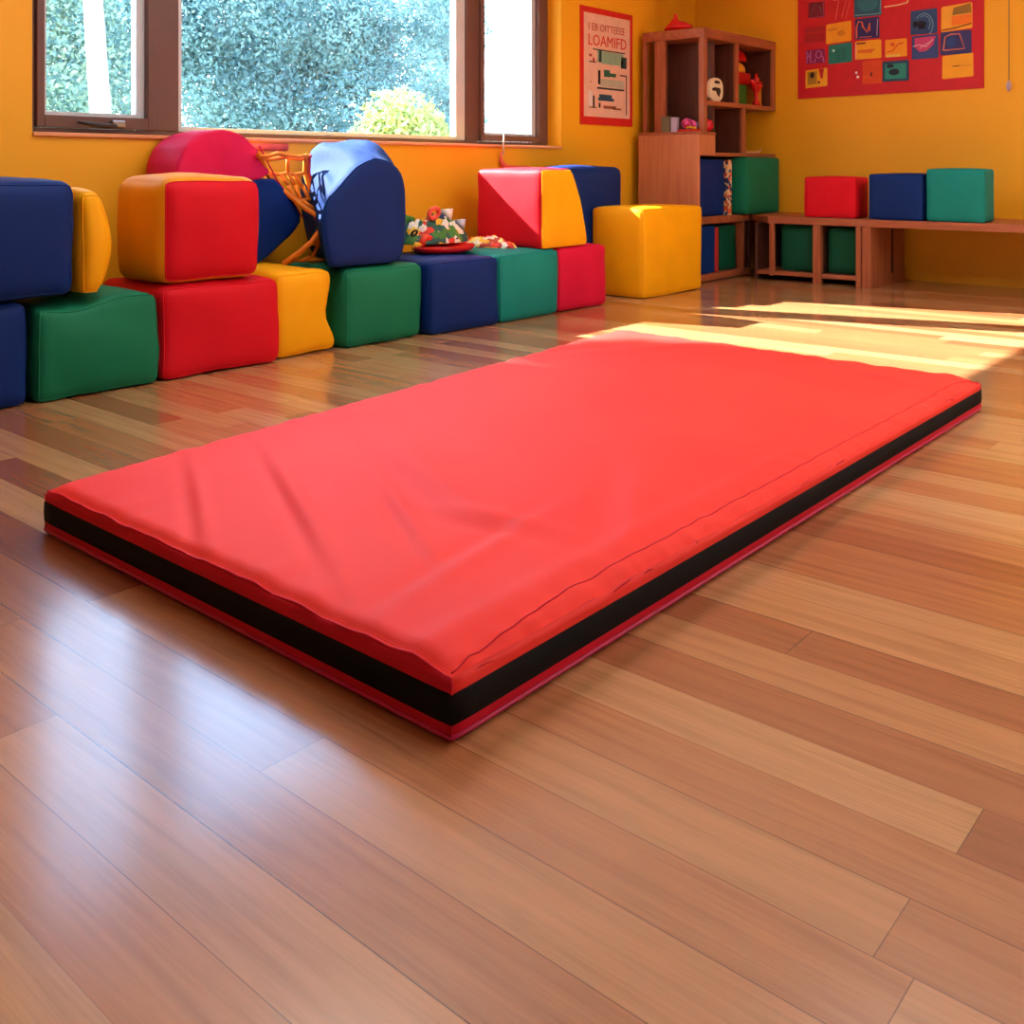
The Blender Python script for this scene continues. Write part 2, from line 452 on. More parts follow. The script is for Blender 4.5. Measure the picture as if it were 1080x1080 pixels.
def resample(pts, m):
    P = [Vector(p) for p in pts]; n = len(P)
    L_ = [(P[(i+1) % n]-P[i]).length for i in range(n)]; T = sum(L_); out = []
    for k in range(m):
        d = T*k/m; i = 0
        while d > L_[i]: d -= L_[i]; i += 1
        out.append(tuple(P[i].lerp(P[(i+1) % n], d/L_[i])))
    for _ in range(1):
        out = [tuple((Vector(out[i-1])+Vector(out[i])*4+Vector(out[(i+1) % m]))/6) for i in range(m)]
    return out

t = thing('slouching_foam_block', 'pink rounded block with navy lower front behind the red and amber cube', 'foam block', G2)
pout = [(2.47, .60), (2.455, .75), (2.46, .86), (2.50, .95), (2.58, 1.015), (2.70, 1.04), (2.80, 1.02), (2.86, .975), (2.97, .83), (2.90, .80), (2.7, .80), (2.55, .80)]
bot = [(2.48, .385), (2.46, .6), (2.46, .79), (2.7, .79), (2.985, .81), (3.08, .70), (3.155, .60), (3.08, .52), (2.97, .44), (2.885, .385), (2.7, .383)]
def shrink(o, s):
    cx = sum(p[0] for p in o)/len(o); cz = sum(p[1] for p in o)/len(o)
    return [(cx+(p[0]-cx)*s, cz+(p[1]-cz)*s) for p in o]
pr = resample(pout, 40); br = resample(bot, 40)
bm = loft([shrink(pr, .97), pr, pr, shrink(pr, .93)], [4.065, 4.085, 4.30, 4.37], None, '', None, wr=.014, seed=3)
link('upper_cover', bm, M['pink'], t, True)['label'] = 'pink rounded upper cover'
bm = loft([shrink(br, .98), br, br, shrink(br, .95)], [4.06, 4.075, 4.30, 4.37], None, '', None, wr=.006, seed=5)
o = link('lower_cover', bm, M['blue'], t, True); o['label'] = 'navy pointed lower cover'
for v in o.data.vertices: v.co.z = max(v.co.z, .3885)
link('seam', tube(bmesh.new(), [(2.89, 4.062, .96), (2.99, 4.062, .80), (3.085, 4.062, .69), (3.15, 4.062, .605)], .004, sides=6), M['crimson'], t, True)
base_at(t, (2.75, 4.2, .386))

# domed blue block
t = thing('domed_foam_block', 'large domed blue block with folded sunlit cover on the green block', 'foam block', G2)
front = [(3.02, .388), (2.985, .52), (2.975, .63), (3.00, .70), (3.08, .77), (3.18, .86), (3.30, .905), (3.40, .885), (3.47, .84), (3.50, .76), (3.505, .60), (3.49, .44), (3.45, .385), (3.36, .378), (3.15, .386)]
back = [(3.30, .388), (3.255, .52), (3.225, .68), (3.235, .85), (3.31, .965), (3.43, 1.01), (3.56, 1.025), (3.66, 1.0), (3.74, .94), (3.78, .84), (3.79, .62), (3.76, .44), (3.72, .385), (3.56, .378), (3.42, .386)]
fr = resample(front, 44); bk = resample(back, 44)
lerp = lambda a, b, s: [(p[0]*(1-s)+q[0]*s, p[1]*(1-s)+q[1]*s) for p, q in zip(a, b)]
bm = loft([shrink(fr, .97), fr, lerp(fr, bk, .35), lerp(fr, bk, .75), bk, shrink(bk, .9)], [3.695, 3.71, 3.84, 4.0, 4.14, 4.22], None, '', None, wr=.006, seed=9)
def fold(bm):
    for v in bm.verts:
        x, y, z = v.co
        # diagonal folds of the loose cover over the top and the left flank
        k = max(0, min(1, (z-.55)/.2))*max(0, min(1, (y-3.73)/.1))
        d = (x*.75+z*.9-y*.5)
        amp = .028*k*max(0, min(1, (3.72-x)/.15))
        s = math.sin(d*20+1.4*math.sin(x*8+y*6))
        v.co += Vector((-.3, -.1, 1)).normalized()*amp*(abs(s)**.6*math.copysign(1, s))*.6
        # big lower crease on the left where the cover is tied
        e = math.exp(-((z-.66)/.045)**2)*math.exp(-((x-3.0)/.10)**2)
        v.co.x += .05*e
        v.co.z = max(v.co.z, .3865)
    return bm
o = link('cover', fold(bm), M['skyblue'], t, True)
# separate dark front panel with its welt
fp = resample(front, 44)
bm = loft([shrink(fp, .93), shrink(fp, .985), shrink(fp, .985)], [3.682, 3.692, 3.71], None, '', None)
o = link('front_panel', bm, M['blue'], t, True); o['label'] = 'navy front panel'
for v in o.data.vertices: v.co.z = max(v.co.z, .3865)
link('seam', tube(bmesh.new(), [(x, 3.698, max(z, .392)) for x, z in shrink(fp, .992)], .004, closed=True, sides=6), M['skyblue'], t, True)
base_at(t, (3.3, 3.95, .385))

# orange netting pinched between the two blocks
t = thing('play_net', 'orange knotted netting pinched between the pink and the domed blue blocks', 'net')
rows = [(.915, 2.86, 3.15), (.90, 2.90, 3.17), (.83, 2.95, 3.185), (.76, 3.02, 3.20), (.70, 3.08, 3.21), (.65, 3.13, 3.22), (.60, 3.165, 3.225), (.55, 3.155, 3.225), (.49, 3.10, 3.235), (.43, 3.03, 3.25), (.392, 2.98, 3.26)]
rnd = random.Random(4)
G = []
nc = 4
for i, (z, a, b) in enumerate(rows):
    rw = []
    for k in range(nc+1):
        f = k/nc; w = (b-a)
        jx = 0 if k in (0, nc) else rnd.uniform(-.12, .12)*w
        rw.append(Vector((a+w*f+jx, 4.03+.05*math.sin(i*.7)+rnd.uniform(-.01, .01)-(.06 if i > 5 else 0), z+(0 if k in (0, nc) else rnd.uniform(-.012, .012)))))
    G.append(rw)
bm = bmesh.new()
for i in range(len(G)):
    tube(bm, G[i], .0095, sides=6) if i % 2 == 0 or i in (1, 7) else None
for k in range(nc+1):
    if k in (0, nc): tube(bm, [G[i][k] for i in range(len(G))], .014, sides=6)
for i in range(len(G)-1):
    for k in range(1, nc):
        if (i//2+k) % 2 == 0 or k == 2: tube(bm, [G[i][k], G[i+1][k]], .010, sides=6)
link('netting', bm, flat((250, 140, 20)), t, True)
link('edge_rope', tube(bmesh.new(), [G[i][nc]+Vector((.012, -.012, 0)) for i in range(len(G))], .009, sides=6), flat((226, 66, 50)), t, True)['label'] = 'red edge rope'
link('knot', tube(bmesh.new(), [(3.165, 3.985, .61), (3.20, 3.98, .595), (3.225, 3.985, .56), (3.20, 3.98, .575)], [.014, .022, .02, .012], sides=8), flat((190, 20, 34)), t, True)['label'] = 'red knot'
base_at(t, (3.1, 4.0, .386))
o = link('foam_roll', tube(bmesh.new(), [(2.94, 4.395, .96), (3.3, 4.395, .965)], .02, sides=12), flat((236, 96, 84)), None, True, loc=(3.12, 4.395, .96))
tag(o, 'thin coral rod fixed along the wall above the orange netting', 'rod')

# tray and patterned cloth heap
bm = lathe(bmesh.new(), [(.001, .3895), (.15, .3895), (.19, .402), (.205, .425), (.195, .43), (.17, .41), (.001, .408)], 3.99, 3.90, 36, 1.05, .62)
o = link('serving_tray', bm, M['glossred'], None, True, loc=(3.99, 3.90, .3895)); tag(o, 'shallow oval red tray on the royal blue block under the cloth heap', 'tray')
def heap(name, cx, cy, rx, ry, z0, hh, mat, seed, label, cat, res=46):
    bm = bmesh.new(); g = []
    for i in range(res+1):
        rw = []
        for j in range(res+1):
            u, v = i/res*2-1, j/res*2-1
            # square to disc
            x = u*math.sqrt(1-v*v/2); y = v*math.sqrt(1-u*u/2)
            r = math.hypot(x, y)
            pr = (1-r**2.2)**.7 if r < 1 else 0
            nn = noise.noise(Vector((x*3+seed, y*3, 0)))*.5+noise.noise(Vector((x*7, y*7+seed, 3)))*.35+noise.noise(Vector((x*15, y*15+seed, 7)))*.15
            z = z0+hh*pr*(1+nn*.9)+.004
            k = 1+.12*noise.noise(Vector((x*4, y*4, seed)))
            rw.append(bm.verts.new((cx+x*rx*k, cy+y*ry*k, z)))
        g.append(rw)
    top = []
    for i in range(res):
        for j in range(res): top.append(bm.faces.new((g[i][j], g[i+1][j], g[i+1][j+1], g[i][j+1])))
    # closed flat underside
    rim = [g[i][0] for i in range(res)]+[g[res][j] for j in range(res)]+[g[i][res] for i in range(res, 0, -1)]+[g[0][j] for j in range(res, 0, -1)]
    low = [bm.verts.new((v.co.x, v.co.y, z0)) for v in rim]
    n = len(rim)
    for i in range(n): bm.faces.new((rim[i], low[i], low[(i+1) % n], rim[(i+1) % n]))
    bm.faces.new(low)
    bmesh.ops.recalc_face_normals(bm, faces=bm.faces)
    o = link(name, bm, mat, None, True, loc=(cx, cy, z0)); tag(o, label, cat)
    return o
heap('patterned_cloth', 4.08, 4.07, .25, .13, .432, .135, M['patch'], 2.4, 'crumpled green, white and navy patterned cloth heaped on the red tray', 'cloth')
heap('patterned_scarf', 4.45, 4.0, .09, .22, .384+.004, .05, M['patch2'], 8.1, 'cream and red scarf trailing from the heap on the teal block', 'scarf', 30)
# small toy pieces lying on the heap
def toy(kind, label, c, rgb, s=1, ang=0):
    bm = bmesh.new()
    x, y, z = c
    if kind == 'ring':
        tube(bm, [(x+.034*s*math.cos(a), y-.01*math.sin(a), z+.026*s*math.sin(a)) for a in [2*PI*i/16 for i in range(16)]], .012*s, closed=True, sides=8)
        nm, cat = 'toy_ring', 'toy'
    elif kind == 'tri':
        extrude_poly(bm, [(x-.04*s, z+.03*s), (x+.045*s, z+.035*s), (x+.03*s, z-.04*s)], 'y', y-.015, y+.015); nm, cat = 'toy_triangle', 'toy'
    else:
        tube(bm, [(x-.035*s, y, z-.02*s), (x-.01*s, y, z+.015*s), (x+.035*s, y, z+.01*s)], [.016*s, .02*s, .012*s], sides=8); nm, cat = 'toy_animal', 'toy'
    o = link(nm, bm, flat(rgb), None, True, loc=c); tag(o, label, cat, 'small toys on the cloth heap'); return o
toy('ring', 'pink and red ring on top of the patterned cloth heap', (4.03, 4.02, .60), (240, 90, 70), 1.1)
toy('tri', 'white triangular piece on top of the patterned cloth heap', (4.14, 4.03, .59), (245, 245, 240), .9)
toy('tri', 'pale blue triangular piece on the right slope of the cloth heap', (4.24, 4.02, .53), (200, 216, 232), .8)
toy('animal', 'orange and red curled toy at the left foot of the cloth heap', (3.88, 3.93, .46), (232, 70, 40), 1.1)
toy('ring', 'small black ring at the far left of the cloth heap', (3.83, 3.97, .50), (30, 26, 26), .55)
toy('animal', 'leafy green toy behind the left side of the cloth heap', (3.93, 4.13, .55), (60, 130, 40), 1.3)
toy('animal', 'yellow toy at the left end of the red tray', (3.815, 3.93, .43), (244, 186, 40), .8)

# ------------------------------------------------------------------ the big mat
def build_mat():
    t = thing('gym_mat', 'large flat red gym mat with black side band lying on the floor', 'mat')
    A, Bc, Cc, D = Vector((1.087, 2.352)), Vector((1.078, 1.038)), Vector((3.765, 1.055)), Vector((3.865, 2.655))   # left-far, near, right-near, right-far
    TH = .112
    def uv(u, v):  # u along length (near edge B->C), v across (B->A)
        p = Bc.lerp(Cc, u); q = A.lerp(D, u); return p.lerp(q, v)
    def corner(u, v, rad=.02):
        p = uv(u, v); return p
    nu, nv = 300, 110
    def top_z(u, v):
        du, dv = min(u, 1-u)*2.7, min(v, 1-v)*1.45
        d = min(du, dv)
        z = TH + .010*(1-math.exp(-d/.12)) - .012*math.exp(-(d/.012)**2)
        x, y = u*2.7, v*1.4
        # diagonal soft creases fanning from the left end
        for (cx, cy, ang, ln, wd, am) in [(.16, .98, 62, .30, .018, .006), (.30, .80, 64, .38, .020, .008), (.40, .55, 60, .26, .016, .006), (.62, .70, 68, .36, .045, .008),
                                          (.30, .25, 8, .32, .028, .006), (.50, .36, 100, .15, .035, .007), (.75, .17, 30, .30, .04, .005), (2.2, .5, 20, .5, .06, .004), (2.45, .25, 70, .3, .03, .007), (2.30, 1.1, -30, .4, .05, .005)]:
            a = math.radians(ang); dx, dy = x-cx, y-cy
            s = dx*math.cos(a)+dy*math.sin(a); w = -dx*math.sin(a)+dy*math.cos(a)
            z += am*math.exp(-(s/ln)**2)*(math.exp(-(w/wd)**2)-.9*math.exp(-((w-wd*1.6)/wd)**2))
        # puckers along the stitched edges
        z += .0028*math.exp(-(dv/.06)**2)*noise.noise(Vector((x*16, 0, 1)))*2
        z += .0035*math.exp(-(du/.07)**2)*noise.noise(Vector((0, y*14, 5)))*2
        z += .003*noise.noise(Vector((x*2.3, y*2.3, 2)))
        z += .0035*math.exp(-((y-.02)/.016)**2)*noise.noise(Vector((x*15+y*14, 0, 8)))*2
        # shoulder rolling down to the near long edge, then its stitched seam line
        z -= .009*max(0, min(1, (.062-y)/.062))**1.6
        z += .006*math.exp(-((y-.085)/.03)**2)
        # stitched seam line set in from the near long edge
        z += .003*math.exp(-((y-.008)/.009)**2)*noise.noise(Vector((x*30, 0, 4)))*2
        z -= .0025*math.exp(-((y-.040)/.006)**2)
        return z
    def side(u): return 1-(1-u)**1
    us = [0, .0015, .004]+[.008+(.984)*i/(nu-6) for i in range(nu-5)]+[.996, .9985, 1]
    vs = [0, .003, .008]+[.016+.968*i/(nv-6) for i in range(nv-5)]+[.992, .997, 1]
    bm = bmesh.new(); g = []
    for u in us:
        rw = []
        for v in vs:
            p = uv(u, v)
            rw.append(bm.verts.new((p.x, p.y, top_z(u, v))))
        g.append(rw)
    for i in range(len(us)-1):
        for j in range(len(vs)-1): bm.faces.new((g[i][j], g[i+1][j], g[i+1][j+1], g[i][j+1]))
    link('top_cover', bm, M['mattop'], t, True)
    # side band: profile strips all around
    def rim(off, z, nz=0, zs=0):
        pts = []
        per = [(u, 0) for u in [i/90 for i in range(90)]]+[(1, v) for v in [i/48 for i in range(48)]]+[(1-i/90, 1) for i in range(90)]+[(0, 1-i/48) for i in range(48)]
        ctr = uv(.5, .5)
        for (u, v) in per:
            p = uv(u, v)
            ox = (u-.5)*2; oy = (v-.5)*2
            e = Vector((0, 0))
            if abs(ox) >= .999: e.x += off*(1 if ox > 0 else -1)
            if abs(oy) >= .999: e.y += off*(1 if oy > 0 else -1)
            if e.length > abs(off)*1.05: e *= .75
            wob = nz*noise.noise(Vector((u*40, v*22, z*8+zs)))
            n_ = e.normalized() if e.length else e
            zz = z
            if zs == 99: zz = min(z, top_z(u, v))
            pts.append(Vector((p.x+e.x+n_.x*wob, p.y+e.y+n_.y*wob, zz)))
        return pts
    def strip(name, prof, mat, label=None):
        bm = bmesh.new(); R = []
        for k, a in enumerate(prof):
            R.append([bm.verts.new(p) for p in rim(*a)])
        n = len(R[0])
        for P, Q in zip(R, R[1:]):
            for i in range(n): bm.faces.new((P[i], P[(i+1) % n], Q[(i+1) % n], Q[i]))
        o = link(name, bm, mat, t, True)
        if label: o['label'] = label
        return o
    strip('side_cover', [(-.03, .0008), (-.004, .001), (.003, .005), (.0055, .014), (.0055, .028), (.005, .05), (.006, .0745)], M['matside'])
    o = strip('upper_side_cover', [(.006, .0745), (.0055, .084, .004), (.003, .098, .005), (0, TH-.0005, 0, 99)], [M['matside'], M['mattop']])
    for pl in o.data.polygons:
        c = pl.center
        if c.y < Bc.y+.03 and abs(pl.normal.y) > .5: pl.material_index = 1
    strip('hook_and_loop_band', [(.004, .0275), (.0085, .029), (.0095, .05), (.0085, .0735), (.004, .0752)], M['black'], 'black band around the side')
    vi = lambda u: .006+.020*min(1, u/.12, (1-u)/.05)
    link('stitch_line', tube(bmesh.new(), [Vector((uv(u, vi(u)).x, uv(u, vi(u)).y, top_z(u, vi(u))+.0004)) for u in [.003+.994*i/200 for i in range(201)]], .0014, sides=5), M['matside'], t, True)
    link('top_piping', tube(bmesh.new(), rim(.0, TH-.0005, 0, 99), .0030, closed=True, sides=6), M['matside'], t, True)
    link('lower_piping', tube(bmesh.new(), rim(.0065, .0095), .0038, closed=True, sides=6), M['pinkpip'], t, True)['label'] = 'magenta piping under the black band'
    bm = bmesh.new(); bm.faces.new([bm.verts.new(p) for p in rim(-.03, .001)][::-1]); link('underside', bm, M['matside'], t)
    # stitched corner seam
    for (c, s) in ((Bc, (-1, -1)), (A, (-1, 1)), (Cc, (1, -1)), (D, (1, 1))):
        link('corner_seam', tube(bmesh.new(), [(c.x+s[0]*.0042, c.y+s[1]*.0042, z) for z in (.012, .03, .07, .092)], .0018, sides=6), M['matside'], t, True)
    base_at(t, (2.4, 1.75, 0))
build_mat()

# ------------------------------------------------------------------ room shell
XL, XR, YF, YN, ZC = -3.2, 7.85, -3.2, 4.40, 3.0
def S(name, *a, **k):
    o = B(name, *a, bev=0, **k); o['kind'] = 'structure'; return o
S('floor', XL-.2, XR+.2, YF-.2, YN+.6, -.2, 0, M['floor'])
S('ceiling', XL-.2, XR+.2, YF-.2, YN+.6, ZC, ZC+.2, M['white'])
WX0, WX1, WZ0, WZ1 = 1.965, 5.69, 1.01, 2.62
bm = bmesh.new()
YO = 4.62
box(bm, XL, WX0, YN, YO, 0, ZC); box(bm, WX1, 6.94, YN, YO, 0, ZC); box(bm, WX0, WX1, YN, YO, 0, WZ0); box(bm, WX0, WX1, YN, YO, WZ1, ZC); box(bm, 6.94, XR, 4.57, YO+.1, 0, ZC)
o = link('wall_left', bm, M['wall']); o['kind'] = 'structure'
S('wall_right', XR, XR+.2, YF, YN+.4, 0, ZC, M['wall'])
bm = bmesh.new()
box(bm, XL-.2, XL, YF, YN+.4, 0, ZC); o = link('wall_back', bm, M['wall2']); o['kind'] = 'structure'
bm = bmesh.new(); box(bm, XL, XR, YF-.2, YF, 0, ZC); o = link('wall_front', bm, M['wall2']); o['kind'] = 'structure'
S('baseboard_right', 7.835, XR, YF, 2.66, 0, .05, M['wall'])

# window
w = bpy.data.objects.new('window_1', None); C.objects.link(w); w['kind'] = 'structure'
fy0, fy1 = 4.52, 4.60
def wb(name, x0, x1, z0, z1, y0=fy0, y1=fy1, m='frame', bev=.004): return B(name, x0, x1, y0, y1, z0, z1, M[m], w, bev)
bm = bmesh.new()
box(bm, WX0, 2.03, fy0, fy1, WZ0, WZ1, .004); box(bm, 5.60, WX1, fy0, fy1, WZ0, WZ1, .004)
box(bm, 2.03, 5.60, fy0, fy1, WZ1-.06, WZ1, .004); box(bm, 2.03, 5.60, fy0, fy1, WZ0, 1.035, .003)
link('frame', bm, M['frame'], w)
wb('mullion', 2.60, 2.74, 1.0355, WZ1-.061)
wb('mullion', 4.835, 4.955, 1.0355, WZ1-.061)
# casement sashes
for (a, b, zb) in ((2.031, 2.599, .055), (4.956, 5.599, .04)):
    bm = bmesh.new(); q = .035
    box(bm, a, a+q, 4.50, 4.57, 1.037, WZ1-.062, .004); box(bm, b-q, b, 4.50, 4.57, 1.037, WZ1-.062, .004)
    box(bm, a+q, b-q, 4.50, 4.57, 1.037, 1.037+zb, .004); box(bm, a+q, b-q, 4.50, 4.57, WZ1-.11, WZ1-.062, .004)
    sh = link('sash', bm, M['frame'], w)
    bm = bmesh.new(); q2 = q+.022
    box(bm, a+q, a+q2, 4.535, 4.585, 1.037+zb, WZ1-.11, .002); box(bm, b-q2-.02, b-q, 4.535, 4.585, 1.037+zb, WZ1-.11, .002)
    box(bm, a+q2, b-q2-.02, 4.535, 4.585, 1.037+zb, 1.055+zb, .002)
    link('inner_bead', bm, M['sash'], sh)['label'] = 'pale inner bead of the sash'
    bm = bmesh.new(); box(bm, a+q, b-q, 4.552, 4.558, 1.037+zb, WZ1-.11)
    link('pane', bm, M['glass'], sh)
bm = bmesh.new()
box(bm, 2.741, 2.765, 4.535, 4.59, 1.036, WZ1-.062, .002); box(bm, 4.75, 4.834, 4.535, 4.59, 1.036, WZ1-.062, .002); box(bm, 2.765, 4.75, 4.535, 4.59, 1.036, 1.06, .002)
link('inner_bead', bm, M['sash'], w)['label'] = 'pale bead of the wide pane'
bm = bmesh.new(); box(bm, 2.765, 4.75, 4.552, 4.558, 1.06, WZ1-.062); link('pane', bm, M['glass'], w)
bm = bmesh.new(); box(bm, WX0, WX1, 4.385, 4.52, .992, 1.0095, .003); link('window_sill', bm, flat((236, 160, 110)), w)
# latch handle on the left sash
hd = link('handle', tube(bmesh.new(), [(2.20, 4.47, 1.062), (2.26, 4.455, 1.052), (2.33, 4.455, 1.046), (2.38, 4.46, 1.05)], [.006, .011, .012, .009], sides=8), M['dark'], w, True)
link('latch', box(bmesh.new(), 2.365, 2.43, 4.462, 4.50, 1.045, 1.075, .005), M['metal'], hd)

# hanging cord and hook below the right casement
t = thing('window_cord', 'thin pale cord with pink hook hanging from the right casement', 'cord')
link('cord', tube(bmesh.new(), [(5.155, 4.49, 1.13), (5.14, 4.46, 1.08), (5.03, 4.372, 1.0), (5.035, 4.37, .96), (5.005, 4.37, .935)], .0055, sides=6), flat((214, 170, 150)), t, True)
link('hook', tube(bmesh.new(), [(5.01, 4.375, .965), (5.008, 4.37, .90), (5.03, 4.37, .87), (5.09, 4.37, .862), (5.30, 4.37, .862)], [.005, .012, .02, .012, .006], sides=8), flat((244, 104, 92)), t, True)['label'] = 'pink hook'
base_at(t, (5.03, 4.39, .86))

# ------------------------------------------------------------------ poster
t = thing('wall_poster', 'red-bordered pale poster with a printed list beside the window', 'poster')
PX0, PX1, PZ0, PZ1 = 5.911, 6.589, 1.176, 2.045
PY = YN-.004
B('backing', PX0, PX1, PY-.004, PY+.003, PZ0, PZ1, flat((216, 30, 22)), t, 0)
B('sheet', PX0+.04, PX1-.04, PY-.006, PY-.004, PZ0+.06, PZ1-.045, flat((240, 190, 168)), t, 0)
def text(name, s, x, z, size, mat, parent, y, shx=1, axis='y', yy=0):
    cu = bpy.data.curves.new(name, 'FONT'); cu.body = s; cu.size = size; cu.extrude = .0008; cu.resolution_u = 2
    tmp = bpy.data.objects.new('tmp', cu); C.objects.link(tmp)
    dg = bpy.context.evaluated_depsgraph_get(); me = bpy.data.meshes.new_from_object(tmp.evaluated_get(dg))
    bpy.data.objects.remove(tmp)
    me.transform(Matrix.Translation((x, y, z)) @ Matrix.Rotation(PI/2, 4, 'X') @ Matrix.Scale(shx, 4, (1, 0, 0)))
    me.materials.clear(); me.materials.append(mat); me.name = name
    o = bpy.data.objects.new(name, me); C.objects.link(o); o.parent = parent; return o
ty = PY-.0072
text('heading_text', 'I EB OITTEEEE', PX0+.09, 1.875, .078, flat((206, 84, 60)), t, ty, 1.0)
text('title_text', 'LOAMIFD', PX0+.085, 1.765, .118, flat((222, 44, 34)), t, ty, 1.02)
def pic(name, rects, col):
    bm = bmesh.new()
    for (a, b, c, d) in rects:
        box(bm, PX0+a*.678, PX0+b*.678, PY-.008, PY-.0061, PZ1-d*.869, PZ1-c*.869)
    return link(name, bm, flat(col), t)
pic('picture', [(.38, .80, .365, .47), (.30, .34, .36, .46)], (150, 184, 156))
pic('picture_dark_print', [(.76, .87, .39, .49), (.33, .38, .36, .46), (.22, .84, .35, .36), (.15, .28, .46, .468)], (38, 62, 62))  # dark teal strokes of the poster print
pic('picture', [(.36, .82, .60, .67)], (206, 196, 172))
pic('ink_block', [(.32, .36, .53, .65), (.30, .82, .675, .69), (.86, .873, .55, .90), (.74, .87, .548, .558), (.22, .25, .75, .85), (.33, .36, .81, .85), (.15, .3, .85, .856)], (34, 30, 34))
pic('ink_block', [(.43, .54, .52, .58), (.54, .66, .545, .575)], (44, 104, 74))
pic('ink_block', [(.34, .58, .735, .77), (.32, .62, .765, .79)], (50, 88, 118))
pic('ink_block', [(.42, .66, .83, .855), (.6, .76, .845, .86)], (164, 92, 54))
pic('ink_block', [(.38, .80, .61, .613), (.38, .80, .63, .633), (.38, .80, .65, .653), (.45, .455, .38, .46), (.55, .555, .38, .46), (.65, .655, .38, .46)], (110, 120, 116))
pic('ink_block', [(.15, .20, .40, .42), (.17, .19, .63, .64), (.22, .25, .43, .47)], (190, 70, 60))
pic('picture', [(.14, .21, .71, .84)], (246, 226, 220))
base_at(t, ((PX0+PX1)/2, PY, PZ0))

# ------------------------------------------------------------------ pinboard with children's art (right wall)
bm = bmesh.new(); extrude_poly(bm, [(3.60, 1.425), (2.165, 1.44), (2.165, 2.55), (3.60, 2.55)], 'x', 7.8355, 7.85)
o = link('pinboard', bm, flat((206, 12, 34)), None, loc=(7.843, 2.88, 1.43)); tag(o, 'big red pinboard covered in small artworks on the right wall', 'pinboard')
GA = 'artworks pinned to the red board'
def art(label, y0, z0, y1, z1, col, marks=(), skew=0, name='pinned_artwork'):
    """y0<y1 in metres; photo left = larger y. marks: list of (part name, colour, [polylines/rects in 0..1 left-right, bottom-top])"""
    t = thing(name, label, 'artwork', GA)
    Y = lambda u: y1+(y0-y1)*u
    Zf = lambda v, u=0: z0+(z1-z0)*v+skew*(u-.5)
    X0 = 7.8355
    bm = bmesh.new(); k = .06
    pts = [(0, .03), (.04, 0), (.96, 0), (1, .04), (.99, .96), (.95, 1), (.05, .985), (.01, .95)]
    extrude_poly(bm, [(Y(a), Zf(b, a)) for a, b in pts], 'x', X0-.0035, X0+.0003)
    link('sheet', bm, flat(col), t)
    lay = 0
    for (pn, c, shapes) in marks:
        bm = bmesh.new(); xa = X0-.0037-.0012*lay; lay += 1
        for s in shapes:
            if s[0] == 'r':
                _, a, b, a2, b2 = s
                extrude_poly(bm, [(Y(a), Zf(b, a)), (Y(a2), Zf(b, a2)), (Y(a2), Zf(b2, a2)), (Y(a), Zf(b2, a))], 'x', xa-.0012, xa)
            elif s[0] == 'p':
                extrude_poly(bm, [(Y(a), Zf(b, a)) for a, b in s[1]], 'x', xa-.0012, xa)
            elif s[0] == 'e':
                _, cx, cy, rx, ry = s
                extrude_poly(bm, [(Y(cx+rx*math.cos(q)), Zf(cy+ry*math.sin(q), cx)) for q in [2*PI*i/18 for i in range(18)]], 'x', xa-.0012, xa)
            elif s[0] == 'l':
                tube(bm, [(xa-.001, Y(a), Zf(b, a)) for a, b in s[2]], s[1], sides=5)
        link(pn, bm, flat(c), t)
    base_at(t, (X0, (y0+y1)/2, z0))
    return t
arc = lambda cx, cy, rx, ry, a0=0, a1=180, n=10: [(cx+rx*math.cos(math.radians(a0+(a1-a0)*i/n)), cy+ry*math.sin(math.radians(a0+(a1-a0)*i/n))) for i in range(n+1)]
art('maroon sheet with a grey arch outline, top left of the board', 3.371, 2.075, 3.508, 2.205, (130, 16, 52), [('drawn_arch', (120, 92, 96), [('l', .004, arc(.5, .2, .32, .6))]), ('drawn_line', (214, 110, 150), [('l', .002, [(.03, .03), (.97, .05), (.93, .95)])])])
art('red sheet with pale streaks and a white blob above the plain yellow sheet', 3.145, 2.03, 3.352, 2.30, (204, 20, 26), [('drawn_streaks', (240, 120, 110), [('l', .0022, [(.35, .05), (.5, .7)]), ('l', .002, [(.6, .1), (.85, .8)]), ('l', .002, [(.75, .05), (.93, .6)])]), ('drawn_blob', (236, 226, 214), [('e', .35, .72, .13, .09)])])
art('blue-teal rounded sheet with a pale rim, above the indigo sheet', 2.911, 2.045, 3.129, 2.26, (34, 96, 124), [('drawn_outline', (140, 186, 206), [('l', .0035, [(.05, .08), (.95, .06), (.98, .6)])]), ('drawn_patch', (44, 120, 140), [('e', .5, .5, .38, .32)])])
art('indigo sheet with an orange arched doodle, right of the yellow sheet', 2.926, 1.872, 3.122, 2.035, (44, 36, 112), [('drawn_arch', (236, 112, 60), [('l', .006, [(.08, .05), (.08, .6), (.16, .86), (.3, .8), (.33, .55)]), ('l', .006, [(.33, .62), (.5, .3), (.62, .75), (.6, .35)]), ('l', .003, [(.2, .08), (.7, .08)])]), ('drawn_line', (214, 190, 214), [('l', .0025, [(.9, .1), (.93, .9)])])])
art('red and cream card cut by the top edge of the photo', 2.693, 2.095, 2.889, 2.30, (214, 26, 30), [('drawn_line', (246, 226, 170), [('l', .005, [(.0, .05), (.5, .07), (.9, .12), (.98, .4)])]), ('drawn_patch', (232, 110, 100), [('r', .35, .3, .6, .7)])])
art('plain yellow-orange sheet in the second column of the board', 3.15, 1.86, 3.358, 2.02, (250, 168, 18), [('drawn_patch', (226, 140, 16), [('r', .06, .65, .45, .75), ('e', .6, .45, .16, .14)])], skew=.012)
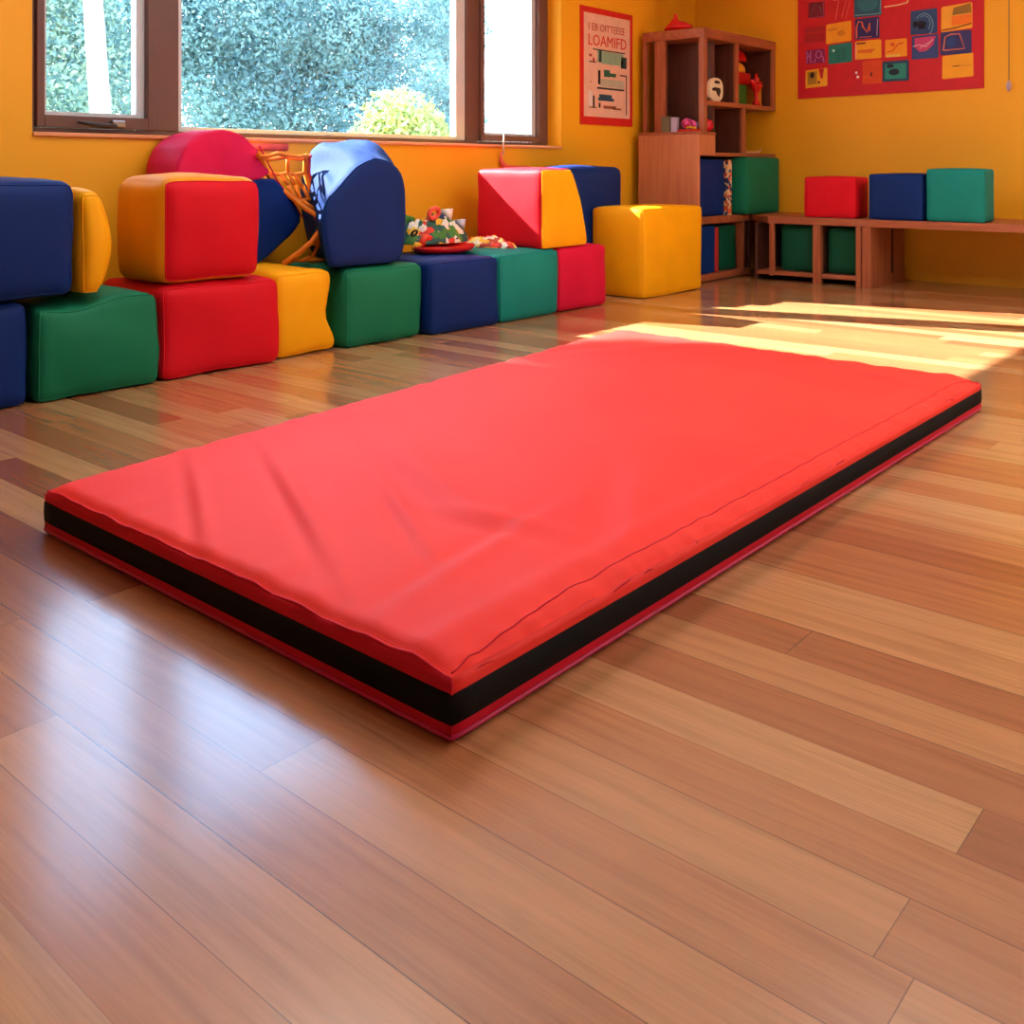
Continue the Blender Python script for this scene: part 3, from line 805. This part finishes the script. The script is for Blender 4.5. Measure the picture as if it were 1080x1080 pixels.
art('teal sheet with a fine green grid under the plain yellow-orange one', 3.145, 1.695, 3.338, 1.85, (24, 132, 122), [('drawn_grid', (12, 96, 90), [('l', .0016, [(x, .15), (x, .8)]) for x in (.35, .47, .6, .72)]+[('l', .0016, [(.3, y), (.75, y)]) for y in (.25, .4, .55, .7)]), ('drawn_spot', (170, 236, 220), [('e', .22, .68, .06, .08)]), ], skew=.01)
art('dark red sheet nearly the board colour at its left side', 3.371, 1.88, 3.541, 2.005, (172, 14, 26), [('drawn_line', (222, 40, 40), [('l', .0025, [(.05, .6), (.95, .62)])])])
art('purple sheet with pink squiggles in the left column', 3.368, 1.706, 3.53, 1.82, (140, 20, 90), [('drawn_squiggle', (216, 120, 200), [('l', .003, [(.06, .05), (.06, .9), (.2, .5), (.08, .45)]), ('l', .0035, [(.25, .9), (.25, .1), (.5, .12), (.5, .35)]), ('l', .003, arc(.68, .62, .15, .25, 0, 360, 12)), ('l', .0035, [(.88, .5), (.95, .05)])])])
art('yellow sheet with a dark blob at the bottom left of the board', 3.348, 1.513, 3.533, 1.66, (246, 180, 30), [('drawn_patch', (176, 132, 30), [('r', .1, .18, .52, .88)]), ('drawn_blob', (54, 34, 22), [('e', .32, .68, .1, .17)]), ('drawn_mark', (54, 34, 22), [('p', [(.55, .2), (.62, .35), (.7, .2)])]), ('drawn_notch', (190, 16, 30), [('p', [(.62, .98), (.86, .98), (.8, .45), (.72, .42)])])], skew=.01)
art('yellow and orange banded sheet under the indigo arched one', 2.911, 1.713, 3.118, 1.858, (250, 172, 14), [('drawn_band', (232, 110, 20), [('p', [(.1, .35), (.62, .3), (.78, .52), (.1, .5)])]), ('drawn_bar', (120, 20, 24), [('r', .05, .82, .4, .9)]), ('drawn_edge', (250, 170, 140), [('r', .0, .0, .05, .9)])])
art('plain orange-red sheet in the bottom row with two white dots', 2.904, 1.515, 3.06, 1.70, (222, 74, 18), [('drawn_line', (240, 130, 60), [('l', .002, [(.02, .3), (.4, .3)])]), ('drawn_blob', (90, 20, 20), [('e', .45, .4, .05, .1)])])
B('white_pin', 7.828, 7.8358, 3.088, 3.108, 1.565, 1.585, flat((250, 240, 236)), None, .003); tag(bpy.data.objects['white_pin'], 'small white pin left of the orange-red sheet, lower of two', 'pin')
o = B('white_pin', 7.828, 7.8358, 3.102, 3.118, 1.60, 1.618, flat((250, 240, 236)), None, .003); tag(o, 'small white pin left of the orange-red sheet, upper of two', 'pin')
art('orange sheet with yellow swirls in the middle of the board', 2.715, 1.713, 2.882, 1.85, (250, 160, 20), [('drawn_swirl', (222, 90, 20), [('l', .005, [(.1, .3), (.35, .35), (.6, .7), (.85, .75)]), ('e', .35, .7, .1, .12)]), ('drawn_edge', (250, 204, 90), [('r', .05, .0, .7, .14)])])
art('teal-blue sheet with a dark spot in the bottom row', 2.7, 1.525, 2.904, 1.684, (30, 74, 110), [('drawn_patch', (36, 150, 136), [('r', .1, .12, .9, .85)]), ('drawn_blob', (20, 40, 64), [('e', .45, .45, .2, .16), ('e', .3, .75, .14, .1)])])
art('blue rounded sheet with arcs over a dark animal shape', 2.49, 1.87, 2.69, 2.057, (40, 74, 128), [('drawn_arc', (110, 160, 196), [('l', .004, arc(.5, .35, .34, .48, -50, 140)), ('l', .003, arc(.5, .4, .24, .34, -40, 120))]), ('drawn_animal', (20, 24, 50), [('e', .4, .42, .2, .13), ('e', .18, .42, .08, .14), ('r', .3, .2, .56, .36)])])
art('blue sheet with a pink and white bird shape', 2.483, 1.683, 2.679, 1.862, (48, 72, 136), [('drawn_bird', (204, 60, 118), [('p', [(.1, .9), (.9, .92), (.8, .55), (.55, .32), (.3, .3), (.12, .5)])]), ('drawn_wing', (240, 190, 206), [('l', .004, [(.06, .55), (.3, .6), (.55, .5), (.8, .8)]), ('l', .003, [(.3, .45), (.55, .62), (.7, .68)])])])
art('yellow, brown and orange sheet at the top right of the board', 2.241, 1.878, 2.463, 2.07, (250, 176, 46), [('drawn_patch', (150, 110, 30), [('p', [(.36, .6), (.4, .88), (.95, .97), (.97, .6)])]), ('drawn_band', (250, 130, 22), [('r', .34, .2, .97, .56)]), ('drawn_line', (120, 44, 18), [('l', .004, [(.03, .07), (.5, .1), (.97, .18)])])], skew=.014)
art('indigo sheet with an orange four-sided outline at the right side', 2.247, 1.7, 2.469, 1.874, (50, 50, 116), [('drawn_outline', (206, 120, 110), [('l', .0065, [(.1, .2), (.16, .78), (.35, .86), (.62, .86), (.78, .22), (.1, .2)])]), ('drawn_patch', (30, 70, 140), [('e', .36, .55, .14, .22)])])
art('plain yellow sheet with a short dark dash at the bottom right of the board', 2.234, 1.525, 2.456, 1.70, (250, 172, 20), [('drawn_dash', (104, 60, 20), [('l', .0035, [(.34, .5), (.56, .5)]), ('l', .001, [(.56, .5), (.95, .47)])])], skew=.01)

# blind pull cord on the right wall
t = thing('pull_cord', 'thin dark pull cord with a grey weight on the wall right of the pinboard', 'cord')
link('cord', tube(bmesh.new(), [(7.82, 1.99, ZC), (7.82, 1.99, 1.48)], .003, sides=6), M['string'], t, True)
link('cord_weight', lathe(bmesh.new(), [(.003, 1.484), (.012, 1.475), (.019, 1.45), (.018, 1.425), (.008, 1.408), (.003, 1.404)], 7.82, 1.99, 16), flat((190, 160, 170), .3), t, True)
base_at(t, (7.82, 1.99, 1.404))

# ------------------------------------------------------------------ corner bench, cubbies and tall shelf
BT0, BT1 = .435, .488
bm = bmesh.new()
extrude_poly(bm, [(6.56, 3.80), (7.40, 3.80), (7.10, 3.50), (7.10, -1.0), (7.845, -1.0), (7.845, 4.37), (6.56, 4.37)], 'z', BT0, BT1)
bmesh.ops.bevel(bm, geom=list(bm.edges), offset=.004, segments=2, affect='EDGES')
bench = thing('wall_bench', 'L-shaped reddish wooden bench running along the right wall into the corner', 'bench')
link('bench_top', bm, M['woody'], bench)
t = thing('corner_cubby', 'low open wooden cubby under the corner end of the bench top', 'cubby')
B('side_panel', 6.562, 6.60, 3.81, 4.36, 0, BT0-.001, M['woodz'], t)
B('divider', 7.285, 7.315, 3.81, 4.36, .0555, BT0-.001, M['woodz'], t)
B('bottom_board', 6.601, 7.40, 3.80, 4.36, .008, .055, M['woodx'], t)
B('back_panel', 6.601, 7.40, 4.361, 4.37, 0, BT0-.001, M['woodshade'], t)
B('inner_panel', 7.40, 7.43, 3.815, 4.36, 0, BT0-.001, M['woodshade'], t)
base_at(t, (7.0, 4.1, 0))
t = thing('bench_cubby', 'open wooden cubby with two bays under the bench top by the right wall', 'cubby')
B('post', 7.102, 7.15, 3.09, 3.148, 0, BT0-.001, M['woodz'], t)
B('post', 7.102, 7.15, 2.785, 2.825, 0, BT0-.001, M['woodz'], t)
B('post', 7.102, 7.14, 3.46, 3.495, .04, BT0-.001, M['woodz'], t)
B('bottom_board', 7.115, 7.80, 3.149, 3.60, .045, .075, M['woody'], t)
B('bottom_board', 7.115, 7.80, 2.826, 3.089, .045, .075, M['woody'], t)
B('divider', 7.151, 7.80, 3.10, 3.135, .0, BT0-.001, M['woodshade'], t)
B('back_panel', 7.801, 7.84, 2.80, 3.60, 0, BT0-.001, M['woodshade'], t)
B('inner_panel', 7.115, 7.80, 3.601, 3.62, .0, BT0-.001, M['woodshade'], t)
base_at(t, (7.45, 3.15, 0))
t = bench
B('leg', 7.12, 7.17, -.98, -.90, 0, BT0-.001, M['woodz'], t)
B('post', 7.09, 7.135, 2.712, 2.775, 0, BT0-.001, M['woodz'], t)
B('support_panel', 7.136, 7.78, 2.715, 2.745, 0, BT0-.001, M['woodz'], t)
B('slot', 7.50, 7.53, 2.711, 2.7149, .08, BT0-.03, M['dark'], t, 0)
base_at(t, (7.4, 2.73, 0))

# tall shelf
t = thing('tall_shelf', 'tall open wooden corner shelf with square compartments', 'shelf')
TZ0, TZ1 = BT1, 1.91
XA, YA, YB = 6.66, 3.80, 4.345
B('top_board', XA, 7.845, YA, YB, TZ1-.075, TZ1, M['woodx'], t)
B('corner_post', XA, XA+.045, YA, YA+.05, 1.1285, TZ1-.076, M['woodz'], t)
B('side_post', XA, XA+.04, 4.15, 4.235, 1.13, TZ1-.076, M['woodz'], t)
B('back_post', XA, XA+.04, 4.315, 4.344, 1.13, TZ1-.076, M['woodz'], t)
B('side_panel', 6.90, 6.925, 3.86, 4.34, 1.13, TZ1-.076, M['woodshade'], t)
B('side_back', XA+.041, 6.899, 4.25, 4.27, 1.13, TZ1-.076, M['woodshade'], t)
B('divider', 7.155, 7.20, YA+.025, YB-.01, 1.366, TZ1-.076, M['woodshade'], t)  # compartment shade painted in as darker wood behind the edging
B('divider_edging', 7.15, 7.205, YA+.002, YA+.0245, 1.366, TZ1-.076, M['woodz'], t)
B('end_panel', 7.795, 7.845, YA+.025, YB-.01, 1.33, TZ1-.076, M['woodshade'], t)
B('end_edging', 7.79, 7.845, YA+.002, YA+.0245, 1.33, TZ1-.076, M['woodz'], t)
B('shelf_board', 6.926, 7.789, YA+.002, YB-.01, 1.33, 1.365, M['woodx'], t)
B('shelf_board', 6.706, 6.925, YA+.002, YA+.05, 1.33, 1.365, M['woodx'], t)
B('divider', 7.265, 7.315, YA+.025, YB-.01, .975, 1.329, M['woodshade'], t)
B('divider_edging', 7.26, 7.32, YA+.002, YA+.0245, .975, 1.329, M['woodz'], t)
B('shelf_board', 6.83, 7.845, YA+.002, YB, .945, .974, M['woodx'], t)
B('back_panel', 6.926, 7.845, YB-.009, YB, 1.366, TZ1-.076, M['woodshade'], t)
B('upright', 7.80, 7.845, 4.28, YB, BT1+.001, .944, M['woodz'], t)
base_at(t, (7.25, 4.07, BT1))
t = thing('side_cabinet', 'low wooden side cabinet with pale side panel standing on the bench at the tall shelf', 'cabinet')
B('side_panel', 6.575, 6.60, 3.80, 4.33, BT1, 1.105, M['woodpale'], t)
B('top_board', 6.575, 6.828, 3.795, 4.33, 1.1055, 1.128, M['woodx'], t)
B('front_apron', 6.601, 6.828, 3.80, 3.82, .95, 1.105, M['woodpale'], t)
B('back_panel', 6.601, 6.828, 4.31, 4.33, BT1, 1.105, M['woodshade'], t)
base_at(t, (6.7, 4.07, BT1))

# foam blocks around bench
G3 = 'foam blocks on the bench along the right wall'
e = .0012
soft('foam_block', 'red foam block on the bench, farthest from the camera of the three', (7.15, 7.41, 2.845, 3.237, BT1+e, .79), one('red'), seed=21, r=.02, puff=.006, nz=.003, n=10, seams=('-x',), group=G3)
soft('foam_block', 'navy blue foam block on the bench between the red and teal blocks', (7.13, 7.40, 2.365, 2.745, BT1+e, .815), one('blue'), seed=22, r=.02, puff=.006, nz=.003, n=10, seams=('-x',), group=G3)
soft('foam_block', 'teal green foam block on the bench, largest and nearest of the three', (7.12, 7.36, 1.96, 2.34, BT1+e, .85), one('teal'), seed=23, r=.022, puff=.006, nz=.003, n=10, seams=('-x',), group=G3)
G4 = 'foam blocks stored in the corner shelf and cubbies'
soft('foam_block', 'green foam cube on the bench top under the tall shelf', (7.20, 7.79, 3.74, 4.20, BT1+e, .94), one('green'), seed=24, r=.025, puff=.006, nz=.003, n=10, seams=('-y',), group=G4)
soft('foam_block', 'dark blue foam block standing beside the side cabinet under the tall shelf', (6.61, 7.03, 3.835, 4.25, BT1+e, .925), one('blue'), seed=25, r=.02, puff=.004, nz=.003, n=10, seams=('-y',), group=G4)
soft('foam_block', 'blue foam block inside the corner cubby', (6.64, 6.88, 3.83, 4.2, .0562, .42), one('skyblue'), seed=26, r=.02, puff=.004, nz=.002, n=10, seams=('-y',), group=G4)
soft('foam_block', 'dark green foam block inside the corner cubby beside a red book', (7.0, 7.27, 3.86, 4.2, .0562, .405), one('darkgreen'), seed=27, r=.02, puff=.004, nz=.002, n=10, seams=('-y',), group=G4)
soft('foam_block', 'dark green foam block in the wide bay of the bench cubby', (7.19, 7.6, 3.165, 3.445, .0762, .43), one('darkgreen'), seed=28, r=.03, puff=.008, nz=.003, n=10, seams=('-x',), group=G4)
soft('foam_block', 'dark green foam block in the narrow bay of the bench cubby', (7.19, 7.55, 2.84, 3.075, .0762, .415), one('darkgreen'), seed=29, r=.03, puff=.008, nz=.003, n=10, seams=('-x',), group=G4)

def simple(name, label, cat, ext, mat, bev=.003, group=None):
    x0, x1, y0, y1, z0, z1 = ext
    bm = box(bmesh.new(), x0, x1, y0, y1, z0, z1, bev)
    o = link(name, bm, mat, None, loc=((x0+x1)/2, (y0+y1)/2, z0)); tag(o, label, cat, group); return o
def book(label, ext, cover, pages=(235, 225, 205), spine_axis='y'):
    x0, x1, y0, y1, z0, z1 = ext
    t = thing('picture_book', label, 'book')
    bm = bmesh.new(); q = .004
    box(bm, x0, x0+q, y0, y1, z0, z1, .001); box(bm, x1-q, x1, y0, y1, z0, z1, .001); box(bm, x0+q, x1-q, y0, y0+q, z0, z1, .001)
    link('cover', bm, cover, t)
    B('pages', x0+q, x1-q, y0+q+.001, y1-.006, z0+.004, z1-.005, flat(pages), t, 0)
    base_at(t, ((x0+x1)/2, (y0+y1)/2, z0))
book('tall thin patterned book upright between the blue and green blocks', (7.075, 7.14, 3.83, 4.1, BT1+.001, .92), M['patch3'])
book('tall narrow red book inside the corner cubby', (6.905, 6.965, 3.85, 4.12, .0562, .40), flat((190, 44, 34)))
# shelf items
zt = 1.1285
simple('small_carton', 'small grey-green carton on the side cabinet, leftmost of the row', 'box', (6.61, 6.65, 4.07, 4.145, zt, zt+.12), flat((116, 112, 88)))
simple('small_carton', 'small lavender-white carton on the side cabinet', 'box', (6.61, 6.65, 4.01, 4.06, zt, zt+.112), flat((186, 180, 214)))
t = thing('gift_pack', 'magenta wrapped pack on a red tray on the side cabinet', 'toy')
B('tray', 6.60, 6.70, 3.83, 3.995, zt, zt+.018, flat((206, 36, 24)), t)
bm = bmesh.new()
tube(bm, [(6.65, 3.985, zt+.06), (6.65, 3.95, zt+.066), (6.65, 3.90, zt+.055), (6.65, 3.85, zt+.045)], [.02, .043, .035, .02], sides=10)
link('wrapper', bm, cells('magenta_wrap', [srgb(206, 30, 110), srgb(230, 90, 160), srgb(150, 20, 90), srgb(120, 90, 130)], 50), t, True)
bm = bmesh.new()
for (y, z) in ((3.915, .03), (3.89, .034), (3.868, .028), (3.85, .026)): bmesh.ops.create_uvsphere(bm, u_segments=10, v_segments=6, radius=.011, matrix=Matrix.Translation((6.612, y, zt+z)))
link('beads', bm, flat((230, 180, 40), .25), t, True)
base_at(t, (6.65, 3.91, zt))
bm = bmesh.new(); bmesh.ops.create_uvsphere(bm, u_segments=24, v_segments=14, radius=.05, matrix=Matrix.Translation((6.775, 3.845, zt+.05)))
o = link('toy_ball', bm, flat((216, 20, 50), .25), None, True, loc=(6.775, 3.845, zt)); tag(o, 'shiny red ball at the corner of the side cabinet', 'ball')

t = thing('display_plaque', 'cream oval plaque with a black figure in the upper left compartment', 'plaque')
zz = 1.3655
bm = bmesh.new()
ol = [(.5+.5*math.copysign(abs(math.cos(a))**.8, math.cos(a))*(1 if math.sin(a) < .2 or True else 1), .5+.5*math.copysign(abs(math.sin(a))**.75, math.sin(a))) for a in [2*PI*i/30 for i in range(30)]]
px = lambda u: 6.805+.205*u+0
pz = lambda v: zz+.182*v
extrude_poly(bm, [(px(u), pz(v)) for u, v in ol], 'y', 3.835, 3.86); link('plate', bm, M['cream'], t)
bm = bmesh.new()
extrude_poly(bm, [(px(a), pz(b)) for a, b in [(.3, .82), (.45, .9), (.75, .86), (.7, .76), (.4, .76)]], 'y', 3.832, 3.8349)
extrude_poly(bm, [(px(a), pz(b)) for a, b in [(.15, .55), (.4, .6), (.75, .58), (.8, .45), (.68, .2), (.55, .3), (.45, .45), (.2, .44)]], 'y', 3.832, 3.8349)
link('figure', bm, M['dark'], t)
base_at(t, (6.9, 3.85, zz))
# stacked toys in the upper right compartment
def blk(name, label, ext, rgb, bev=.012, mat=None): return simple(name, label, 'toy', ext, mat or flat(rgb, .35), bev)
blk('toy_box', 'green toy box at the bottom left of the upper right compartment', (7.33, 7.53, 3.90, 4.08, zz, zz+.17), (44, 110, 34))
blk('toy_box', 'amber toy box beside the red figurine in the upper right compartment', (7.64, 7.755, 3.88, 4.05, zz, zz+.175), (226, 140, 30))
blk('toy_box', 'red toy box stacked on the green one', (7.33, 7.60, 3.90, 4.08, zz+.171, zz+.27), (184, 16, 18))
def dome(name, label, cx, cy, z0, rx, ry, h, m):
    bm = lathe(bmesh.new(), [(1, z0), (1, z0+h*.25), (.93, z0+h*.55), (.72, z0+h*.82), (.4, z0+h*.96), (.05, z0+h)], cx, cy, 24, rx, ry)
    o = link(name, bm, m, None, True, loc=(cx, cy, z0)); tag(o, label, 'toy'); return o
dome('toy_bowl', 'yellow half-round toy on top of the red toy box', 7.46, 3.99, zz+.271, .125, .09, .09, flat((232, 160, 40), .4))
dome('toy_helmet', 'glossy dark red dome topping the stack in the upper right compartment', 7.47, 3.99, zz+.362, .13, .095, .10, M['glossred'])
t = thing('red_figurine', 'small red figurine with spread top standing before the stacked toys', 'figurine')
link('body', lathe(bmesh.new(), [(.035, zz), (.03, zz+.02), (.014, zz+.06), (.018, zz+.11), (.05, zz+.155), (.055, zz+.17), (.01, zz+.175)], 7.58, 3.845, 16), M['glossred'], t, True)
link('arms', tube(bmesh.new(), [(7.49, 3.845, zz+.205), (7.54, 3.845, zz+.175), (7.62, 3.845, zz+.175), (7.68, 3.845, zz+.20)], [.012, .022, .022, .012], sides=8), M['glossred'], t, True)
link('head', lathe(bmesh.new(), [(.006, zz+.17), (.026, zz+.19), (.028, zz+.215), (.012, zz+.24), (.006, zz+.265)], 7.58, 3.845, 14), M['glossred'], t, True)
base_at(t, (7.58, 3.845, zz))
bm = bmesh.new()
tube(bm, [(7.40, 3.87, .99), (7.50, 3.87, .984), (7.62, 3.87, .984), (7.69, 3.87, .992), (7.73, 3.87, 1.012)], [.006, .011, .012, .009, .004], sides=10)
o = link('wooden_boat', bm, flat((232, 180, 130)), None, True, loc=(7.56, 3.87, .974)); tag(o, 'pale curved wooden boat on the lower shelf board above the green cube', 'toy')
# red hat-like cloth on top of the shelf
bm = bmesh.new()
tube(bm, [(6.70, 4.17, TZ1+.012), (6.70, 4.12, TZ1+.03), (6.70, 4.085, TZ1+.045), (6.70, 4.05, TZ1+.04), (6.70, 3.99, TZ1+.03), (6.70, 3.93, TZ1+.016)], [.008, .028, .042, .038, .028, .012], sides=12)
b2 = tube(bmesh.new(), [(6.70, 4.085, TZ1+.02), (6.70, 4.08, TZ1+.07), (6.70, 4.07, TZ1+.10), (6.70, 4.075, TZ1+.125)], [.038, .028, .015, .012], sides=10)
t = thing('red_toy_bird', 'small red toy with an upright neck lying on top of the tall shelf', 'toy')
link('body', bm, M['glossred'], t, True); link('neck', b2, M['glossred'], t, True)
base_at(t, (6.70, 4.05, TZ1))

# ------------------------------------------------------------------ unseen glowing panels added on the ceiling as room fill
for (x, y) in ((2.6, -1.9), (5.0, -1.7), (6.4, -.85), (4.9, .25), (2.1, 2.9), (3.3, 1.2)):
    t = thing('fill_panel', 'flat white fill light panel, added unseen on the ceiling', 'ceiling light', 'added fill light panels')
    bm = bmesh.new()
    box(bm, x-.62, x-.6, y-.32, y+.32, ZC-.04, ZC-.001); box(bm, x+.6, x+.62, y-.32, y+.32, ZC-.04, ZC-.001)
    box(bm, x-.6, x+.6, y-.32, y-.3, ZC-.04, ZC-.001); box(bm, x-.6, x+.6, y+.3, y+.32, ZC-.04, ZC-.001)
    link('frame', bm, M['sash'], t)
    bm = bmesh.new(); box(bm, x-.6, x+.6, y-.3, y+.3, ZC-.034, ZC-.03); link('fill_emitter', bm, M['fillglow'], t)
    base_at(t, (x, y, ZC-.04))

# ------------------------------------------------------------------ outside
S('ground', -30, 40, YN+.8, 60, -.35, -.25, M['ground'])
def tree(name, label, x, y, h, lumps, nleaf, ls, mat, trunk_r=.14, seed=0, group='trees outside the window'):
    rnd = random.Random(seed); t = thing(name, label, 'tree' if trunk_r > .05 else 'bush', group)
    verts, faces = [], []
    tot = sum(l[3]**2 for l in lumps)
    for (lx, ly, lz, lr) in lumps:
        for _ in range(int(nleaf*lr*lr/tot)):
            d = Vector((rnd.gauss(0, 1), rnd.gauss(0, 1), rnd.gauss(0, 1))).normalized()
            rr = lr*(1-.35*rnd.random()**1.5)*(1+.25*noise.noise(d*2.5+Vector((lx, lz, seed))))
            p = Vector((x+lx, y+ly, lz))+d*rr
            if p.z < -.2: continue
            a = Vector((rnd.gauss(0, 1), rnd.gauss(0, 1), rnd.gauss(0, 1))).normalized(); b = a.cross(d+Vector((.1, .2, .3))).normalized()
            s = ls*rnd.uniform(.5, 1.2); n = len(verts)
            verts += [p-a*s, p+b*s*.5, p+a*s, p-b*s*.5]; faces.append((n, n+1, n+2, n+3))
    me = bpy.data.meshes.new('foliage'); me.from_pydata(verts, [], faces); me.materials.append(mat)
    o = bpy.data.objects.new('foliage', me); C.objects.link(o); o.parent = t
    bm = bmesh.new()
    tube(bm, [(x, y, -.26), (x+.03, y, h*.3), (x-.04, y+.02, h*.6), (x, y, h*.9)], [trunk_r, trunk_r*.85, trunk_r*.7, trunk_r*.4], sides=12)
    link('trunk' if trunk_r > .05 else 'stem', bm, M['bark'], t, True)
    base_at(t, (x, y, -.25))
def big(seed, w, h):
    r = random.Random(seed); L_ = []
    for k in range(12):
        L_.append((r.uniform(-w, w), r.uniform(-.6, .6), r.uniform(.6, h), r.uniform(.8, 1.25)))
    return L_
# the row seen through the panes (left -> right)
tree('leafy_tree', 'pale green leafy tree seen through the left casement', 5.4, 14.2, 4.8, big(1, 1.8, 4.4), 42000, .05, M['leaf_b'], .12, 1)
tree('leafy_tree', 'blue-green tree behind the left part of the wide pane', 8.2, 14.6, 5.0, big(2, 1.8, 4.6), 46000, .05, M['leaf_a'], .13, 2)
tree('leafy_tree', 'blue-green tree behind the middle of the wide pane', 11.0, 14.8, 5.0, big(3, 1.8, 4.6), 46000, .05, M['leaf_a'], .13, 3)
tree('leafy_tree', 'dense blue-green tree behind the right part of the wide pane', 13.3, 14.4, 4.9, big(5, 1.5, 4.6), 40000, .05, M['leaf_a'], .13, 5)
tree('flowering_bush', 'bright yellow-green bush low behind the right part of the wide pane', 8.95, 9.6, 1.2, [(0, 0, .85, .8), (-.55, 0, .7, .6), (.5, .1, .8, .62), (.05, 0, 1.4, .5), (.4, 0, 1.25, .4)], 12000, .05, M['leaf_c'], .04, 7, group=None)
tree('leafy_tree', 'thin blue-green tree seen at the right edge of the wide pane', 15.35, 14.9, 4.9, [(0, 0, .8, .85), (.1, .1, 1.9, .8), (-.1, 0, 2.9, .85), (.1, 0, 3.9, .85), (0, 0, 4.8, .7)], 20000, .05, M['leaf_a'], .1, 6)
t = thing('pale_tree_trunk', 'tall pale bare tree trunk seen through the left casement', 'tree')
link('trunk', tube(bmesh.new(), [(4.70, 9.0, -.25), (4.66, 9.0, 1.2), (4.56, 9.0, 2.6), (4.48, 9.0, 4.2), (4.4, 9.0, 6.0)], [.12, .095, .085, .08, .07], sides=16), M['bark'], t, True)
base_at(t, (4.7, 9.0, -.25))
# added sun blocker, unseen left of the view; its crown keeps the sun off the left part of the room
def shade():
    r = random.Random(11); L_ = []
    for k in range(16): L_.append((r.uniform(-2.6, .55), r.uniform(-.5, .5), r.uniform(6.2, 9.6), r.uniform(.75, .95)))
    return L_
tree('sun_blocker_tree', 'unseen dense tree added left of the window to shade part of the room', -.45, 11.4, 8.0, shade(), 26000, .17, M['leaf_b'], .2, 12, group=None)

# ------------------------------------------------------------------ light, camera, world
wd = bpy.data.worlds.new('world'); bpy.context.scene.world = wd; wd.use_nodes = True
nt = wd.node_tree; bg = nt.nodes['Background']
tc = nt.nodes.new('ShaderNodeTexCoord'); sp = nt.nodes.new('ShaderNodeSeparateXYZ'); nt.links.new(tc.outputs['Generated'], sp.inputs[0])
rp = nt.nodes.new('ShaderNodeValToRGB'); rp.color_ramp.elements[0].position = .0; rp.color_ramp.elements[0].color = (1, 1, 1, 1)
rp.color_ramp.elements[1].position = .5; rp.color_ramp.elements[1].color = (.36, .62, 1, 1)
nt.links.new(sp.outputs['Z'], rp.inputs['Fac']); nt.links.new(rp.outputs['Color'], bg.inputs['Color'])
bg.inputs['Strength'].default_value = 8.5
sun = bpy.data.lights.new('sun', 'SUN'); sun.energy = 46; sun.angle = math.radians(.6); sun.color = (1, .95, .86)
so = bpy.data.objects.new('sun', sun); C.objects.link(so)
so.rotation_euler = Vector((.30, -1, -.77)).to_track_quat('-Z', 'Y').to_euler(); so.location = (0, 12, 9)

cam = bpy.data.cameras.new('camera'); co = bpy.data.objects.new('camera', cam); C.objects.link(co)
cam.sensor_width = 36; cam.lens = 1064/1080*36; cam.shift_y = -362/1080; cam.clip_start = .02
co.location = (0, 0, .85)
th = math.radians(40.5)
co.rotation_euler = (PI/2, 0, th-PI/2)
bpy.context.scene.camera = co
vs = bpy.context.scene.view_settings
vs.view_transform = 'Standard'; vs.look = 'None'; vs.gamma = 1; vs.use_curve_mapping = False; vs.exposure = 0
